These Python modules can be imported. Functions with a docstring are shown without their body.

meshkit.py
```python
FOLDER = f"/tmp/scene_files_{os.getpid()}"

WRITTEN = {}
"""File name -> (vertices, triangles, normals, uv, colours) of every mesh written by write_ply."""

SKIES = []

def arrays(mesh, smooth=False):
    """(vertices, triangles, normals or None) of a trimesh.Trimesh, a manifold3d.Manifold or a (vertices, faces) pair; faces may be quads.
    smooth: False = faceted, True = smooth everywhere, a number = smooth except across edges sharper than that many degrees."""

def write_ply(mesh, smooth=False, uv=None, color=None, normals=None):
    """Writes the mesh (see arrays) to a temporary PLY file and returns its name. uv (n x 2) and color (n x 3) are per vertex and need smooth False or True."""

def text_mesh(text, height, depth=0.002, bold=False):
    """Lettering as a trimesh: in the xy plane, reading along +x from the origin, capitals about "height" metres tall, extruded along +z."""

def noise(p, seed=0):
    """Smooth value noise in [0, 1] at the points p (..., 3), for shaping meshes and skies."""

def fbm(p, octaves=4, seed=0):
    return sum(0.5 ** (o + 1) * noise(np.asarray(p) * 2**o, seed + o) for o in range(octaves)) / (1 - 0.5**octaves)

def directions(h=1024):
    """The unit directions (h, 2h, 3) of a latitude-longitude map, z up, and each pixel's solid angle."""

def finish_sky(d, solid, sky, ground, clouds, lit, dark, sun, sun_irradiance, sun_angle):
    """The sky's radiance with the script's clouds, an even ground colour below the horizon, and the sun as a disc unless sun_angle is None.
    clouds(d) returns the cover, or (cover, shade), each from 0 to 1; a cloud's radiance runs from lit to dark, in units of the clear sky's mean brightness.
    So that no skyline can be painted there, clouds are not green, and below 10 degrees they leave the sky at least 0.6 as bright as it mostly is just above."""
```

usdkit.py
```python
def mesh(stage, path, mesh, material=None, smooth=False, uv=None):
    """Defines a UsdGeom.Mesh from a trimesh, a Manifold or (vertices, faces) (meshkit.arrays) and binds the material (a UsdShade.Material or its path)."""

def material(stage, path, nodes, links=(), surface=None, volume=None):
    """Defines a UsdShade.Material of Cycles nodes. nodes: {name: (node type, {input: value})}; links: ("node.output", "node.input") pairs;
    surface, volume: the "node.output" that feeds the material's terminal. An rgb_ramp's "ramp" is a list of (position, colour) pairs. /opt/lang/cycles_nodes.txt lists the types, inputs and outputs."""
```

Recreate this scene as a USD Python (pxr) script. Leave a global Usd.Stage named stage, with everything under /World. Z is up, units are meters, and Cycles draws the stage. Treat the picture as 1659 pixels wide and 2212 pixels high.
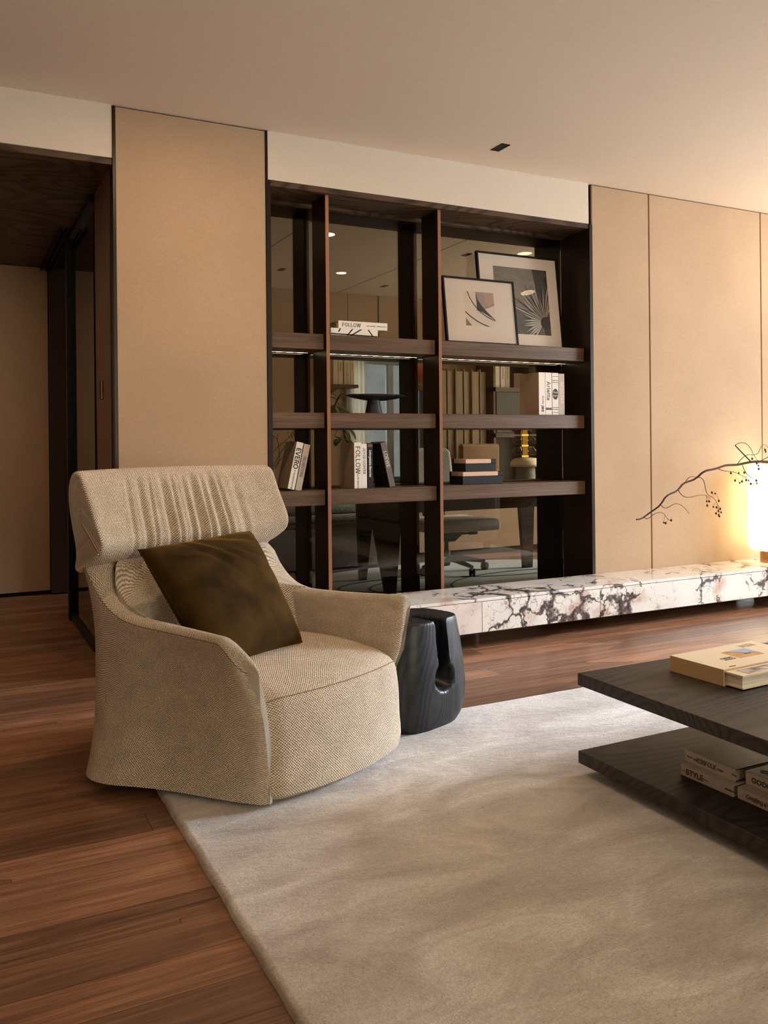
import math, random
import numpy as np, trimesh, manifold3d as m3, shapely.geometry as sg, shapely.affinity as sa
from scipy.interpolate import PchipInterpolator, CubicSpline
import usdkit, meshkit
from pxr import Usd, UsdGeom, UsdShade, UsdLux, Gf, Sdf, Vt

random.seed(7); RNG = np.random.default_rng(7)
stage = Usd.Stage.CreateInMemory()
UsdGeom.SetStageUpAxis(stage, 'Z'); UsdGeom.SetStageMetersPerUnit(stage, 1.0)
UsdGeom.Xform.Define(stage, '/World'); UsdGeom.Scope.Define(stage, '/World/Looks')

# ------------------------------------------------------------------ camera, sky, large lights, exposure
F_PX, CY, ROLL, YAW, EYE = 1843.1, 962.5, 0.0097021, 0.46806, (0.0, 0.0, 1.1)
cam = UsdGeom.Camera.Define(stage, '/World/camera')
HA = 36.0
cam.CreateHorizontalApertureAttr(HA); cam.CreateVerticalApertureAttr(HA * 2212 / 1659)
cam.CreateFocalLengthAttr(HA * F_PX / 1659)
cam.CreateVerticalApertureOffsetAttr(-(1106 - CY) * HA / 1659)
cam.CreateClippingRangeAttr(Gf.Vec2f(0.05, 100)); cam.CreateFStopAttr(0)
cam.CreateExposureAttr(0.02)
c_, s_ = math.cos(YAW), math.sin(YAW); cr, sr = math.cos(ROLL), math.sin(ROLL)
right0, down0, fwd = np.array([c_, -s_, 0]), np.array([0, 0, -1.0]), np.array([s_, c_, 0])
# image x axis of the rolled camera expressed in the world
ximg = cr * right0 + sr * down0; yimg = -sr * right0 + cr * down0
cam.AddTransformOp().Set(Gf.Matrix4d(*[float(v) for v in (*ximg, 0, *(-yimg), 0, *(-fwd), 0, *EYE, 1)]))


def light(kind, name, loc, aim, color, power, size):
    L = getattr(UsdLux, kind).Define(stage, '/World/' + name)
    z = -np.array(aim, float) / np.linalg.norm(aim)
    x = np.cross([0, 0, 1.0] if abs(z[2]) < .9 else [0, 1.0, 0], z); x /= np.linalg.norm(x); y = np.cross(z, x)
    L.AddTransformOp().Set(Gf.Matrix4d(*[float(v) for v in (*x, 0, *y, 0, *z, 0, *loc, 1)]))
    L.CreateColorAttr(Gf.Vec3f(*color)); L.CreateIntensityAttr(power)
    if kind == 'RectLight': L.CreateWidthAttr(size[0]); L.CreateHeightAttr(size[1])
    elif kind == 'DistantLight': L.CreateAngleAttr(size)
    else: L.CreateRadiusAttr(size)
    return L


dome = UsdLux.DomeLight.Define(stage, '/World/sky')
dome.CreateColorAttr(Gf.Vec3f(.75, .86, 1.0)); dome.CreateIntensityAttr(0.8)
DAY, WARM = (1.0, .93, .86), (1.0, .70, .42)
light('DistantLight', 'cool_daylight_beam', (9, 1.5, 4), (-1, .233, -.40), (.86, .97, 1.16), 38.0, 16.)                                # soft light from out of view at right, aimed to light the far rug
light('RectLight', 'unseen_daylight_right', (6.93, 2.1, 1.5), (-1, 0, -.1), (.9, .98, 1.02), 15.0, (2.1, 1.9))   # unseen window at right, placed to light rug and bench
light('RectLight', 'front_fill', (1.8, -2.42, 1.5), (0, 1, -.1), (1.0, .87, .54), 4.0, (2.6, 1.8))       # warm fill added behind the camera
light('RectLight', 'unseen_office_daylight', (6.93, 6.3, 1.4), (-1, -.1, -.1), (1.0, .92, .78), 8.0, (2.0, 1.8))         # unseen window right of the office, placed to brighten it


# ------------------------------------------------------------------ helpers
def lin(r, g=None, b=None):
    if g is None: r, g, b = r
    return tuple((x / 12.92 if x <= .04045 else ((x + .055) / 1.055) ** 2.4) for x in (r / 255, g / 255, b / 255))


def mat(name, nodes, links=(), surface='p.BSDF', volume=None):
    return usdkit.material(stage, '/World/Looks/' + name, nodes, links, surface, volume)


def plain(name, col, rough=.5, spec=.5, metal=0., **k):
    return mat(name, {'p': ('principled_bsdf', {'base_color': col, 'roughness': rough, 'specular_ior_level': spec, 'metallic': metal, **k})})


def emit(name, col, strength): return mat(name, {'e': ('emission', {'color': col, 'strength': strength})}, surface='e.emission')


used = {}
class T:                                                            # a thing, a part: the prim and where its origin stands
    def __init__(s, prim, M): s.prim, s.M = prim, M


def numbered(parent, name):
    k = (parent, name); n = used.get(k, 0); used[k] = n + 1
    return name if n == 0 else f'{name}_{n:03d}'


def tag(t, label=None, cat=None, group=None, kind=None):
    p = t.prim if isinstance(t, T) else t
    for k, v in (('label', label), ('category', cat), ('group', group), ('kind', kind)):
        if v: p.SetCustomDataByKey(k, v)
    return t


def thing(name, label=None, cat=None, loc=(0, 0, 0), group=None, kind=None):
    path = '/World/' + numbered('', name)
    x = UsdGeom.Xform.Define(stage, path); x.AddTranslateOp().Set(Gf.Vec3d(*map(float, loc)))
    return tag(T(x.GetPrim(), np.array(loc, float)), label, cat, group, kind)


def obj(name, mesh, m, parent=None, smooth=False, uv=None, **tags):
    """One Mesh prim from geometry given in world coordinates."""
    base = '/World' if parent is None else str(parent.prim.GetPath())
    path = base + '/' + numbered(base if parent else '', name)
    M = parent.M if parent else np.zeros(3)
    if hasattr(mesh, 'to_mesh'):
        q = mesh.to_mesh(); mesh = (np.array(q.vert_properties[:, :3], float), np.array(q.tri_verts))
    if isinstance(mesh, trimesh.Trimesh): mesh = (np.array(mesh.vertices), np.array(mesh.faces))
    v, f = np.asarray(mesh[0], float) - M, np.asarray(mesh[1])
    p = usdkit.mesh(stage, path, (v, f), m, smooth, uv)
    return tag(T(p.GetPrim(), M), **tags)


def struct(name, mesh, m, **k): return obj(name, mesh, m, kind='structure', **k)


def cat(ms): return trimesh.util.concatenate([m if isinstance(m, trimesh.Trimesh) else man_tm(m) for m in ms])


def man_tm(m):
    q = m.to_mesh(); return trimesh.Trimesh(np.array(q.vert_properties[:, :3], float), np.array(q.tri_verts), process=False)


def bx(x0, x1, y0, y1, z0, z1, r=0., seg=2):
    """A box, its edges rounded (or chamfered) by r."""
    x0, x1 = sorted((x0, x1)); y0, y1 = sorted((y0, y1)); z0, z1 = sorted((z0, z1))
    if r <= 0:
        b = trimesh.creation.box((x1 - x0, y1 - y0, z1 - z0)); b.apply_translation(((x0 + x1) / 2, (y0 + y1) / 2, (z0 + z1) / 2)); return b
    if seg == 1:                                                      # chamfer: hull of 24 points
        pts = []
        for i in (0, 1):
            for j in (0, 1):
                for k in (0, 1):
                    c = np.array([(x0, x1)[i], (y0, y1)[j], (z0, z1)[k]]); d = np.array([1 - 2 * i, 1 - 2 * j, 1 - 2 * k]) * r
                    pts += [c + d * [1, 1, 0], c + d * [1, 0, 1], c + d * [0, 1, 1]]
        return man_tm(m3.Manifold.hull_points(np.array(pts)))
    s = m3.Manifold.sphere(r, 4 * seg)
    return man_tm(m3.Manifold.batch_hull([s.translate((x, y, z)) for x in (x0 + r, x1 - r) for y in (y0 + r, y1 - r) for z in (z0 + r, z1 - r)]))


def tf(mesh, M):
    m = mesh.copy() if isinstance(mesh, trimesh.Trimesh) else man_tm(mesh)
    m.apply_transform(M); return m


def TR(x=0, y=0, z=0): return trimesh.transformations.translation_matrix((x, y, z))
def ROT(deg, ax, pt=None): return trimesh.transformations.rotation_matrix(math.radians(deg), ax, pt)


def lathe(profile, loc, n=40):
    m = trimesh.creation.revolve(np.array(profile, float), sections=n); m.apply_translation(loc); return m


def tube(pts, r, n=8, caps=True):
    pts = np.asarray(pts, float); rr = np.full(len(pts), r, float) if np.ndim(r) == 0 else np.asarray(r, float)
    d = np.gradient(pts, axis=0); d /= np.linalg.norm(d, axis=1)[:, None] + 1e-12
    nrm = np.cross(d[0], [0, 0, 1.0]); nrm = nrm if np.linalg.norm(nrm) > 1e-3 else np.cross(d[0], [1.0, 0, 0])
    V, F = [], []
    for i in range(len(pts)):
        nrm = nrm - d[i] * (nrm @ d[i]); nrm /= np.linalg.norm(nrm); b = np.cross(d[i], nrm)
        a = np.arange(n) / n * 2 * np.pi
        V.append(pts[i] + rr[i] * (np.cos(a)[:, None] * nrm + np.sin(a)[:, None] * b))
        if i:
            o = (i - 1) * n
            for k in range(n):
                k2 = (k + 1) % n; F += [[o + k, o + k2, o + n + k2], [o + k, o + n + k2, o + n + k]]
    V = np.vstack(V); N = len(V)
    if caps:
        V = np.vstack([V, pts[0], pts[-1]])
        for k in range(n):
            k2 = (k + 1) % n; F += [[N, k2, k], [N + 1, N - n + k, N - n + k2]]
    return trimesh.Trimesh(V, np.array(F), process=False)


def smooth_path(pts, k=6):
    pts = np.asarray(pts, float); t = np.r_[0, np.cumsum(np.linalg.norm(np.diff(pts, axis=0), axis=1))]
    return CubicSpline(t, pts)(np.linspace(0, t[-1], (len(pts) - 1) * k + 1))


def loft(cols, caps=True, u=None, v0=0.):
    """Closed sections cols (n, m, 3) joined into a skin with uv along both ways; the last row of each section repeats its first for the uv."""
    cols = np.asarray(cols, float); cols = np.concatenate([cols, cols[:, :1]], 1); n, m = cols.shape[:2]
    vl = np.concatenate([np.zeros((n, 1)), np.cumsum(np.linalg.norm(np.diff(cols, axis=1), axis=2), 1)], 1)
    vl = np.tile(vl.max(0) * 0 + vl[n // 2], (n, 1)) if u is not None else vl
    if u is None:
        cen = cols.mean(1); u = np.r_[0, np.cumsum(np.linalg.norm(np.diff(cen, axis=0), axis=1))]
    uv = np.stack([np.repeat(np.asarray(u)[:, None], m, 1), vl], -1).reshape(-1, 2)
    i, j = np.meshgrid(np.arange(n - 1), np.arange(m - 1), indexing='ij'); a = (i * m + j).ravel()
    F = np.vstack([np.stack([a, a + m, a + m + 1], 1), np.stack([a, a + m + 1, a + 1], 1)])
    V = cols.reshape(-1, 3)
    if caps:
        k = len(V); V = np.vstack([V, cols[0, :-1].mean(0), cols[-1, :-1].mean(0)]); uv = np.vstack([uv, uv[0], uv[(n - 1) * m]])
        q = np.arange(m - 1); F = np.vstack([F, np.stack([np.full(m - 1, k), q, q + 1], 1), np.stack([np.full(m - 1, k + 1), (n - 1) * m + q + 1, (n - 1) * m + q], 1)])
    t = trimesh.Trimesh(V, F, process=False)
    if t.volume < 0: F = F[:, ::-1]
    return (V, F), uv


def weld_normals(V): pass


def lettering(text, h, serif=False, bold=False, squeeze=1., depth=.0006):
    m = meshkit.text_mesh(text, h, depth, bold)
    if serif:
        add = []
        for y in (.04, .95):
            seg = trimesh.intersections.mesh_plane(m, [0, 1.0, 0], [0, y * h, 0])
            iv = sorted((min(a[0], b[0]), max(a[0], b[0])) for a, b in seg) if len(seg) else []
            mg = []
            for a, b in iv:
                if mg and a <= mg[-1][1] + .004 * h: mg[-1][1] = max(b, mg[-1][1])
                else: mg.append([a, b])
            for a, b in mg:
                if .03 * h < b - a < .3 * h:
                    y0 = 0 if y < .5 else .945 * h
                    add.append(bx(a - .1 * h, b + .1 * h, y0, y0 + .055 * h, 0, depth))
        m = trimesh.util.concatenate([m] + add)
    m.apply_scale((squeeze, 1, 1)); return m


# ------------------------------------------------------------------ materials
def noisy(name, a, b, scale=(1, 1, 1), nscale=5., rough=.6, bump=.0, bdist=.002, spec=.4, detail=3., lo=.3, hi=.7, extra=None, space='geometry.position', fine=0., distort=0., **k):
    """Two tones mixed by stretched noise, with a bump from the same noise."""
    n = {'g': ('geometry', {}), 'm': ('mapping', {'scale': scale}), 'n': ('noise_texture', {'scale': nscale, 'detail': detail, 'distortion': distort}),
         'r': ('rgb_ramp', {'ramp': [(0, a), (lo, a), (hi, b), (1, b)]}), 'p': ('principled_bsdf', {'roughness': rough, 'specular_ior_level': spec, **k})}
    l = [('g.position', 'm.vector'), ('m.vector', 'n.vector'), ('n.fac', 'r.fac'), ('r.color', 'p.base_color')]
    if bump:
        n['b'] = ('bump', {'strength': bump, 'distance': bdist}); l += [('n.fac', 'b.height'), ('b.normal', 'p.normal')]
    return mat(name, n, l)


PAINT = noisy('ceiling_paint', lin(220, 202, 182), lin(225, 207, 187), nscale=60, rough=.85, bump=.05, spec=.2)
FASCIA = noisy('fascia_paint', lin(214, 200, 184), lin(218, 204, 188), nscale=60, rough=.8, bump=.05, spec=.2)


def linen(name, a, b):
    return mat(name, {'g': ('geometry', {}), 'm1': ('mapping', {'scale': (520, 520, 60)}), 'm2': ('mapping', {'scale': (60, 60, 560)}),
                      'n1': ('noise_texture', {'scale': 1., 'detail': 2}), 'n2': ('noise_texture', {'scale': 1., 'detail': 2}), 'n3': ('noise_texture', {'scale': 2.2, 'detail': 4}),
                      'a': ('math', {'math_type': 'add'}), 'h': ('math', {'math_type': 'multiply', 'value2': .5}), 'r': ('rgb_ramp', {'ramp': [(0, a), (.32, a), (.68, b), (1, b)]}),
                      'r3': ('rgb_ramp', {'ramp': [(.3, (.93, .93, .93)), (.7, (1.03, 1.03, 1.03))]}), 'mx': ('mix', {'mix_type': 'multiply', 'fac': 1.}),
                      'b': ('bump', {'strength': .3, 'distance': .0014}), 'p': ('principled_bsdf', {'roughness': .85, 'specular_ior_level': .2})},
               [('g.position', 'm1.vector'), ('g.position', 'm2.vector'), ('m1.vector', 'n1.vector'), ('m2.vector', 'n2.vector'), ('n1.fac', 'a.value1'), ('n2.fac', 'a.value2'),
                ('a.value', 'h.value1'), ('h.value', 'r.fac'), ('g.position', 'n3.vector'), ('n3.fac', 'r3.fac'), ('r.color', 'mx.color1'), ('r3.color', 'mx.color2'),
                ('mx.color', 'p.base_color'), ('h.value', 'b.height'), ('b.normal', 'p.normal')])


LINEN = linen('wall_linen', lin(175, 147, 120), lin(190, 162, 134))


def wood(name, a, b, c, along='x', ring=9., grain=60., rough=.4, off=(0, 0, 0), bump=.15, spec=.4, stretch=.07, dist=3.5, fine=.5):
    """Long figure along one axis: distorted noise bands for the figure and thin pores along the grain."""
    sc = {'x': (stretch, 1, 1), 'y': (1, stretch, 1), 'z': (1, 1, stretch)}[along]
    s2 = {'x': (.02, 1, 1), 'y': (1, .02, 1), 'z': (1, 1, .02)}[along]
    return mat(name, {'g': ('geometry', {}), 'm': ('mapping', {'scale': sc, 'location': off}), 'm2': ('mapping', {'scale': s2, 'location': off}),
                      'n': ('noise_texture', {'scale': ring, 'detail': 5, 'roughness': .55, 'distortion': dist}), 'f': ('noise_texture', {'scale': grain * 3, 'detail': 3, 'roughness': .6}),
                      'r': ('rgb_ramp', {'ramp': [(.25, a), (.5, b), (.75, c)]}), 'fr': ('rgb_ramp', {'ramp': [(.3, (1 - fine,) * 3), (.6, (1.05,) * 3)]}), 'mx': ('mix', {'mix_type': 'multiply', 'fac': 1.}),
                      'b': ('bump', {'strength': bump, 'distance': .001}), 'p': ('principled_bsdf', {'roughness': rough, 'specular_ior_level': spec})},
               [('g.position', 'm.vector'), ('g.position', 'm2.vector'), ('m.vector', 'n.vector'), ('m2.vector', 'f.vector'), ('n.fac', 'r.fac'), ('f.fac', 'fr.fac'), ('r.color', 'mx.color1'),
                ('fr.color', 'mx.color2'), ('mx.color', 'p.base_color'), ('f.fac', 'b.height'), ('b.normal', 'p.normal')])


def ringed(name, a, b, along='x', scale=3.2, rough=.5, freq=38., bump=.2, spec=.4, off=(0, 0, 0), st=.22, lo=.35):
    """Flat-sawn oak: contour lines of a stretched noise field give the cathedral figure."""
    sc = {'x': (st, 1, 1), 'y': (1, st, 1), 'z': (1, 1, st)}[along]; s2 = {'x': (6, 260, 260), 'y': (260, 6, 260), 'z': (260, 260, 6)}[along]
    return mat(name, {'g': ('geometry', {}), 'm': ('mapping', {'scale': sc, 'location': off}), 'm2': ('mapping', {'scale': s2}), 'n': ('noise_texture', {'scale': scale, 'detail': 1.5, 'roughness': .4}),
                      'k': ('math', {'math_type': 'multiply', 'value2': freq}), 's': ('math', {'math_type': 'sine'}), 'f': ('noise_texture', {'scale': 1., 'detail': 2}),
                      'q': ('math', {'math_type': 'multiply_add', 'value2': .35, 'value3': .5}), 'h': ('math', {'math_type': 'multiply_add', 'value2': .5}), 'r': ('rgb_ramp', {'ramp': [(lo, a), (.85, b)]}),
                      'b': ('bump', {'strength': bump, 'distance': .0015}), 'p': ('principled_bsdf', {'roughness': rough, 'specular_ior_level': spec})},
               [('g.position', 'm.vector'), ('g.position', 'm2.vector'), ('m.vector', 'n.vector'), ('m2.vector', 'f.vector'), ('n.fac', 'k.value1'), ('k.value', 's.value1'), ('s.value', 'q.value1'),
                ('f.fac', 'h.value1'), ('q.value', 'h.value3'), ('h.value', 'r.fac'), ('r.color', 'p.base_color'), ('h.value', 'b.height'), ('b.normal', 'p.normal')])


SOFFIT = ringed('soffit_oak', lin(44, 30, 20), lin(84, 60, 40), 'x', 2.2, .5, 150., .2, .3, st=.35)
SHELF = wood('shelf_walnut', lin(74, 52, 36), lin(97, 71, 50), lin(114, 86, 62), 'x', 26, 90, .42, stretch=.03, dist=1.)
BLACKOAK = ringed('black_oak', lin(20, 17, 14), lin(50, 42, 34), 'x', 2.6, .5, 240., .35, st=.12)
BLACKWOOD = ringed('black_ash', lin(16, 17, 18), lin(34, 36, 38), 'z', 4., .4, 150., .25, st=.25)
BRONZE = noisy('bronze_panel', lin(29, 19, 13), lin(34, 22, 16), nscale=90, rough=.34, spec=.28, bump=.02)
EDGE = plain('copper_edge', lin(150, 104, 76), .35, .5, .35)
LEATHER = noisy('brown_leather', lin(100, 68, 48), lin(108, 75, 54), nscale=300, rough=.5, bump=.15)
DARKLEATHER = noisy('dark_leather', lin(50, 34, 24), lin(56, 39, 28), nscale=300, rough=.5, bump=.15)
BLACK = plain('black_metal', lin(15, 13, 12), .5, .2)
GAP = plain('shadow_gap', lin(22, 17, 14), .7)
WHITE = plain('white_paper', lin(226, 216, 206), .6)
PAGE = noisy('page_block', lin(196, 180, 160), lin(226, 212, 194), (3, 3, 400), 1., .8)
CREAM = plain('cream_card', lin(222, 204, 172), .6)
KRAFT = noisy('kraft_card', lin(186, 152, 108), lin(196, 163, 119), nscale=400, rough=.7)
INK = plain('black_ink', lin(18, 17, 17), .6)
PALEINK = plain('pale_ink', lin(228, 220, 210), .6)
GREYINK = plain('grey_ink', lin(110, 104, 98), .6)
TAUPE = plain('taupe_cover', lin(168, 142, 120), .5)
GREIGE = plain('greige_cover', lin(188, 172, 156), .5)
SMOKE = plain('smoke_cover', lin(96, 86, 78), .5)
NAVY = plain('dark_cover', lin(30, 28, 28), .55, .25)
OCHRE = plain('ochre_cover', lin(128, 98, 52), .5)
BRASS = plain('brushed_brass', lin(178, 138, 92), .32, .5, 1.)
STEEL = plain('chair_steel', lin(150, 146, 140), .3, .5, 1.)
PLASTIC = plain('black_plastic', lin(28, 27, 27), .4)
PANE = mat('bronze_glass', {'t': ('transparent_bsdf', {'color': (.68, .64, .55)}), 'g': ('glossy_bsdf', {'color': (1, .96, .9), 'roughness': 0.}), 'f': ('fresnel', {'IOR': 1.42}), 'm': ('mix_closure', {})},
           [('f.fac', 'm.fac'), ('t.BSDF', 'm.closure1'), ('g.BSDF', 'm.closure2')], 'm.closure')
CLEAR = mat('clear_glass', {'t': ('transparent_bsdf', {'color': (.93, .94, .94)}), 'g': ('glossy_bsdf', {'color': (1, 1, 1), 'roughness': 0.}), 'f': ('fresnel', {'IOR': 1.45}), 'm': ('mix_closure', {})},
            [('f.fac', 'm.fac'), ('t.BSDF', 'm.closure1'), ('g.BSDF', 'm.closure2')], 'm.closure')
GLAZE = mat('picture_glazing', {'t': ('transparent_bsdf', {'color': (.97, .97, .97)}), 'g': ('glossy_bsdf', {'color': (1, 1, 1), 'roughness': 0.}), 'f': ('fresnel', {'IOR': 1.16}), 'm': ('mix_closure', {})},
            [('f.fac', 'm.fac'), ('t.BSDF', 'm.closure1'), ('g.BSDF', 'm.closure2')], 'm.closure')
ACRYLIC = mat('acrylic', {'t': ('transparent_bsdf', {'color': (.9, .9, .88)}), 'g': ('glossy_bsdf', {'color': (1, 1, 1), 'roughness': .02}), 'm': ('mix_closure', {'fac': .1})},
              [('t.BSDF', 'm.closure1'), ('g.BSDF', 'm.closure2')], 'm.closure')
LED = emit('led_glow', (1.0, .74, .42), 9.)


def weave(name, a, b, pitch=.0085, bump=.6, rough=.85, sheen=.25):
    """Basket weave from the mesh's uv: threads pass over and under, with slubs."""
    w = 2 * math.pi / pitch
    return mat(name, {'u': ('uvmap', {'attribute': 'st'}), 'nz': ('noise_texture', {'scale': 45., 'detail': 2}), 'dz': ('vector_math', {'math_type': 'scale', 'scale': .0022}), 'ad': ('vector_math', {'math_type': 'add'}),
                      's': ('separate_xyz', {}), 'x': ('math', {'math_type': 'multiply', 'value2': w}), 'y': ('math', {'math_type': 'multiply', 'value2': w * .95}),
                      'sx': ('math', {'math_type': 'sine'}), 'sy': ('math', {'math_type': 'sine'}), 'pr': ('math', {'math_type': 'multiply'}), 'hh': ('math', {'math_type': 'multiply_add', 'value2': .5, 'value3': .5}),
                      'ny': ('noise_texture', {'scale': 170., 'detail': 3}), 'ns': ('noise_texture', {'scale': 14., 'detail': 3}), 'k': ('math', {'math_type': 'multiply_add', 'value2': .9, 'value3': -.45}), 'h2': ('math', {'math_type': 'add'}),
                      'r': ('rgb_ramp', {'ramp': [(.12, a), (.5, tuple((p + q) / 2 for p, q in zip(a, b))), (.8, b)]}), 'r2': ('rgb_ramp', {'ramp': [(.3, (.86, .86, .86)), (.7, (1.06, 1.06, 1.06))]}),
                      'mx': ('mix', {'mix_type': 'multiply', 'fac': 1.}), 'b': ('bump', {'strength': bump, 'distance': .004}),
                      'p': ('principled_bsdf', {'roughness': rough, 'specular_ior_level': .15, 'sheen_weight': sheen, 'sheen_roughness': .5, 'sheen_tint': (1, .93, .84)})},
               [('u.UV', 'nz.vector'), ('nz.color', 'dz.vector1'), ('u.UV', 'ad.vector1'), ('dz.vector', 'ad.vector2'), ('ad.vector', 's.vector'), ('s.x', 'x.value1'), ('s.y', 'y.value1'), ('x.value', 'sx.value1'), ('y.value', 'sy.value1'),
                ('sx.value', 'pr.value1'), ('sy.value', 'pr.value2'), ('pr.value', 'hh.value1'), ('u.UV', 'ny.vector'), ('u.UV', 'ns.vector'), ('ny.fac', 'k.value1'), ('k.value', 'h2.value1'), ('hh.value', 'h2.value2'),
                ('h2.value', 'r.fac'), ('ns.fac', 'r2.fac'), ('r.color', 'mx.color1'), ('r2.color', 'mx.color2'), ('mx.color', 'p.base_color'), ('h2.value', 'b.height'), ('b.normal', 'p.normal')])


CHAIRCLOTH = weave('chair_weave', lin(122, 95, 69), lin(240, 224, 202))
SEAM = plain('seam_thread', lin(128, 104, 78), .9, .1)
VELVET = mat('olive_velvet', {'g': ('geometry', {}), 'n': ('noise_texture', {'scale': 9., 'detail': 4}), 'f': ('noise_texture', {'scale': 420., 'detail': 2}), 'r': ('rgb_ramp', {'ramp': [(.3, lin(40, 28, 8)), (.7, lin(72, 52, 20))]}),
                             'b': ('bump', {'strength': .5, 'distance': .002}), 'p': ('principled_bsdf', {'roughness': .9, 'specular_ior_level': .1, 'sheen_weight': .9, 'sheen_roughness': .3, 'sheen_tint': lin(150, 110, 56)})},
             [('g.position', 'n.vector'), ('g.position', 'f.vector'), ('n.fac', 'r.fac'), ('r.color', 'p.base_color'), ('f.fac', 'b.height'), ('b.normal', 'p.normal')])


def rugmat(name, a, b, c, s=(1., 2.2, 1.), bump=.9):
    return mat(name, {'g': ('geometry', {}), 'm': ('mapping', {'scale': s, 'rotation': (0, 0, .25)}), 'n': ('noise_texture', {'scale': 2.3, 'detail': 5, 'roughness': .6, 'distortion': 1.2}), 'f': ('noise_texture', {'scale': 190., 'detail': 3, 'roughness': .7}),
                      'q': ('noise_texture', {'scale': 28., 'detail': 3}), 'r': ('rgb_ramp', {'ramp': [(.3, a), (.5, b), (.68, c)]}), 'fr': ('rgb_ramp', {'ramp': [(.3, (.72,) * 3), (.65, (1.1,) * 3)]}), 'mx': ('mix', {'mix_type': 'multiply', 'fac': 1.}),
                      'k': ('math', {'math_type': 'multiply_add', 'value2': .5}), 'b': ('bump', {'strength': bump, 'distance': .006}),
                      'p': ('principled_bsdf', {'roughness': .95, 'specular_ior_level': .05, 'sheen_weight': .35, 'sheen_roughness': .6})},
               [('g.position', 'm.vector'), ('m.vector', 'n.vector'), ('g.position', 'f.vector'), ('m.vector', 'q.vector'), ('n.fac', 'r.fac'), ('f.fac', 'fr.fac'), ('r.color', 'mx.color1'), ('fr.color', 'mx.color2'), ('mx.color', 'p.base_color'),
                ('f.fac', 'k.value1'), ('q.fac', 'k.value3'), ('k.value', 'b.height'), ('b.normal', 'p.normal')])


RUG = rugmat('taupe_rug', lin(166, 152, 140), lin(190, 178, 167), lin(214, 205, 197))
OFFICERUG = rugmat('grey_rug', lin(120, 124, 126), lin(136, 140, 142), lin(150, 154, 156), bump=.5)
BERRY = plain('dark_berry', lin(70, 28, 14), .4)
BARK = noisy('dark_bark', lin(44, 26, 16), lin(70, 44, 28), nscale=200, rough=.8, bump=.3)


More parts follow.
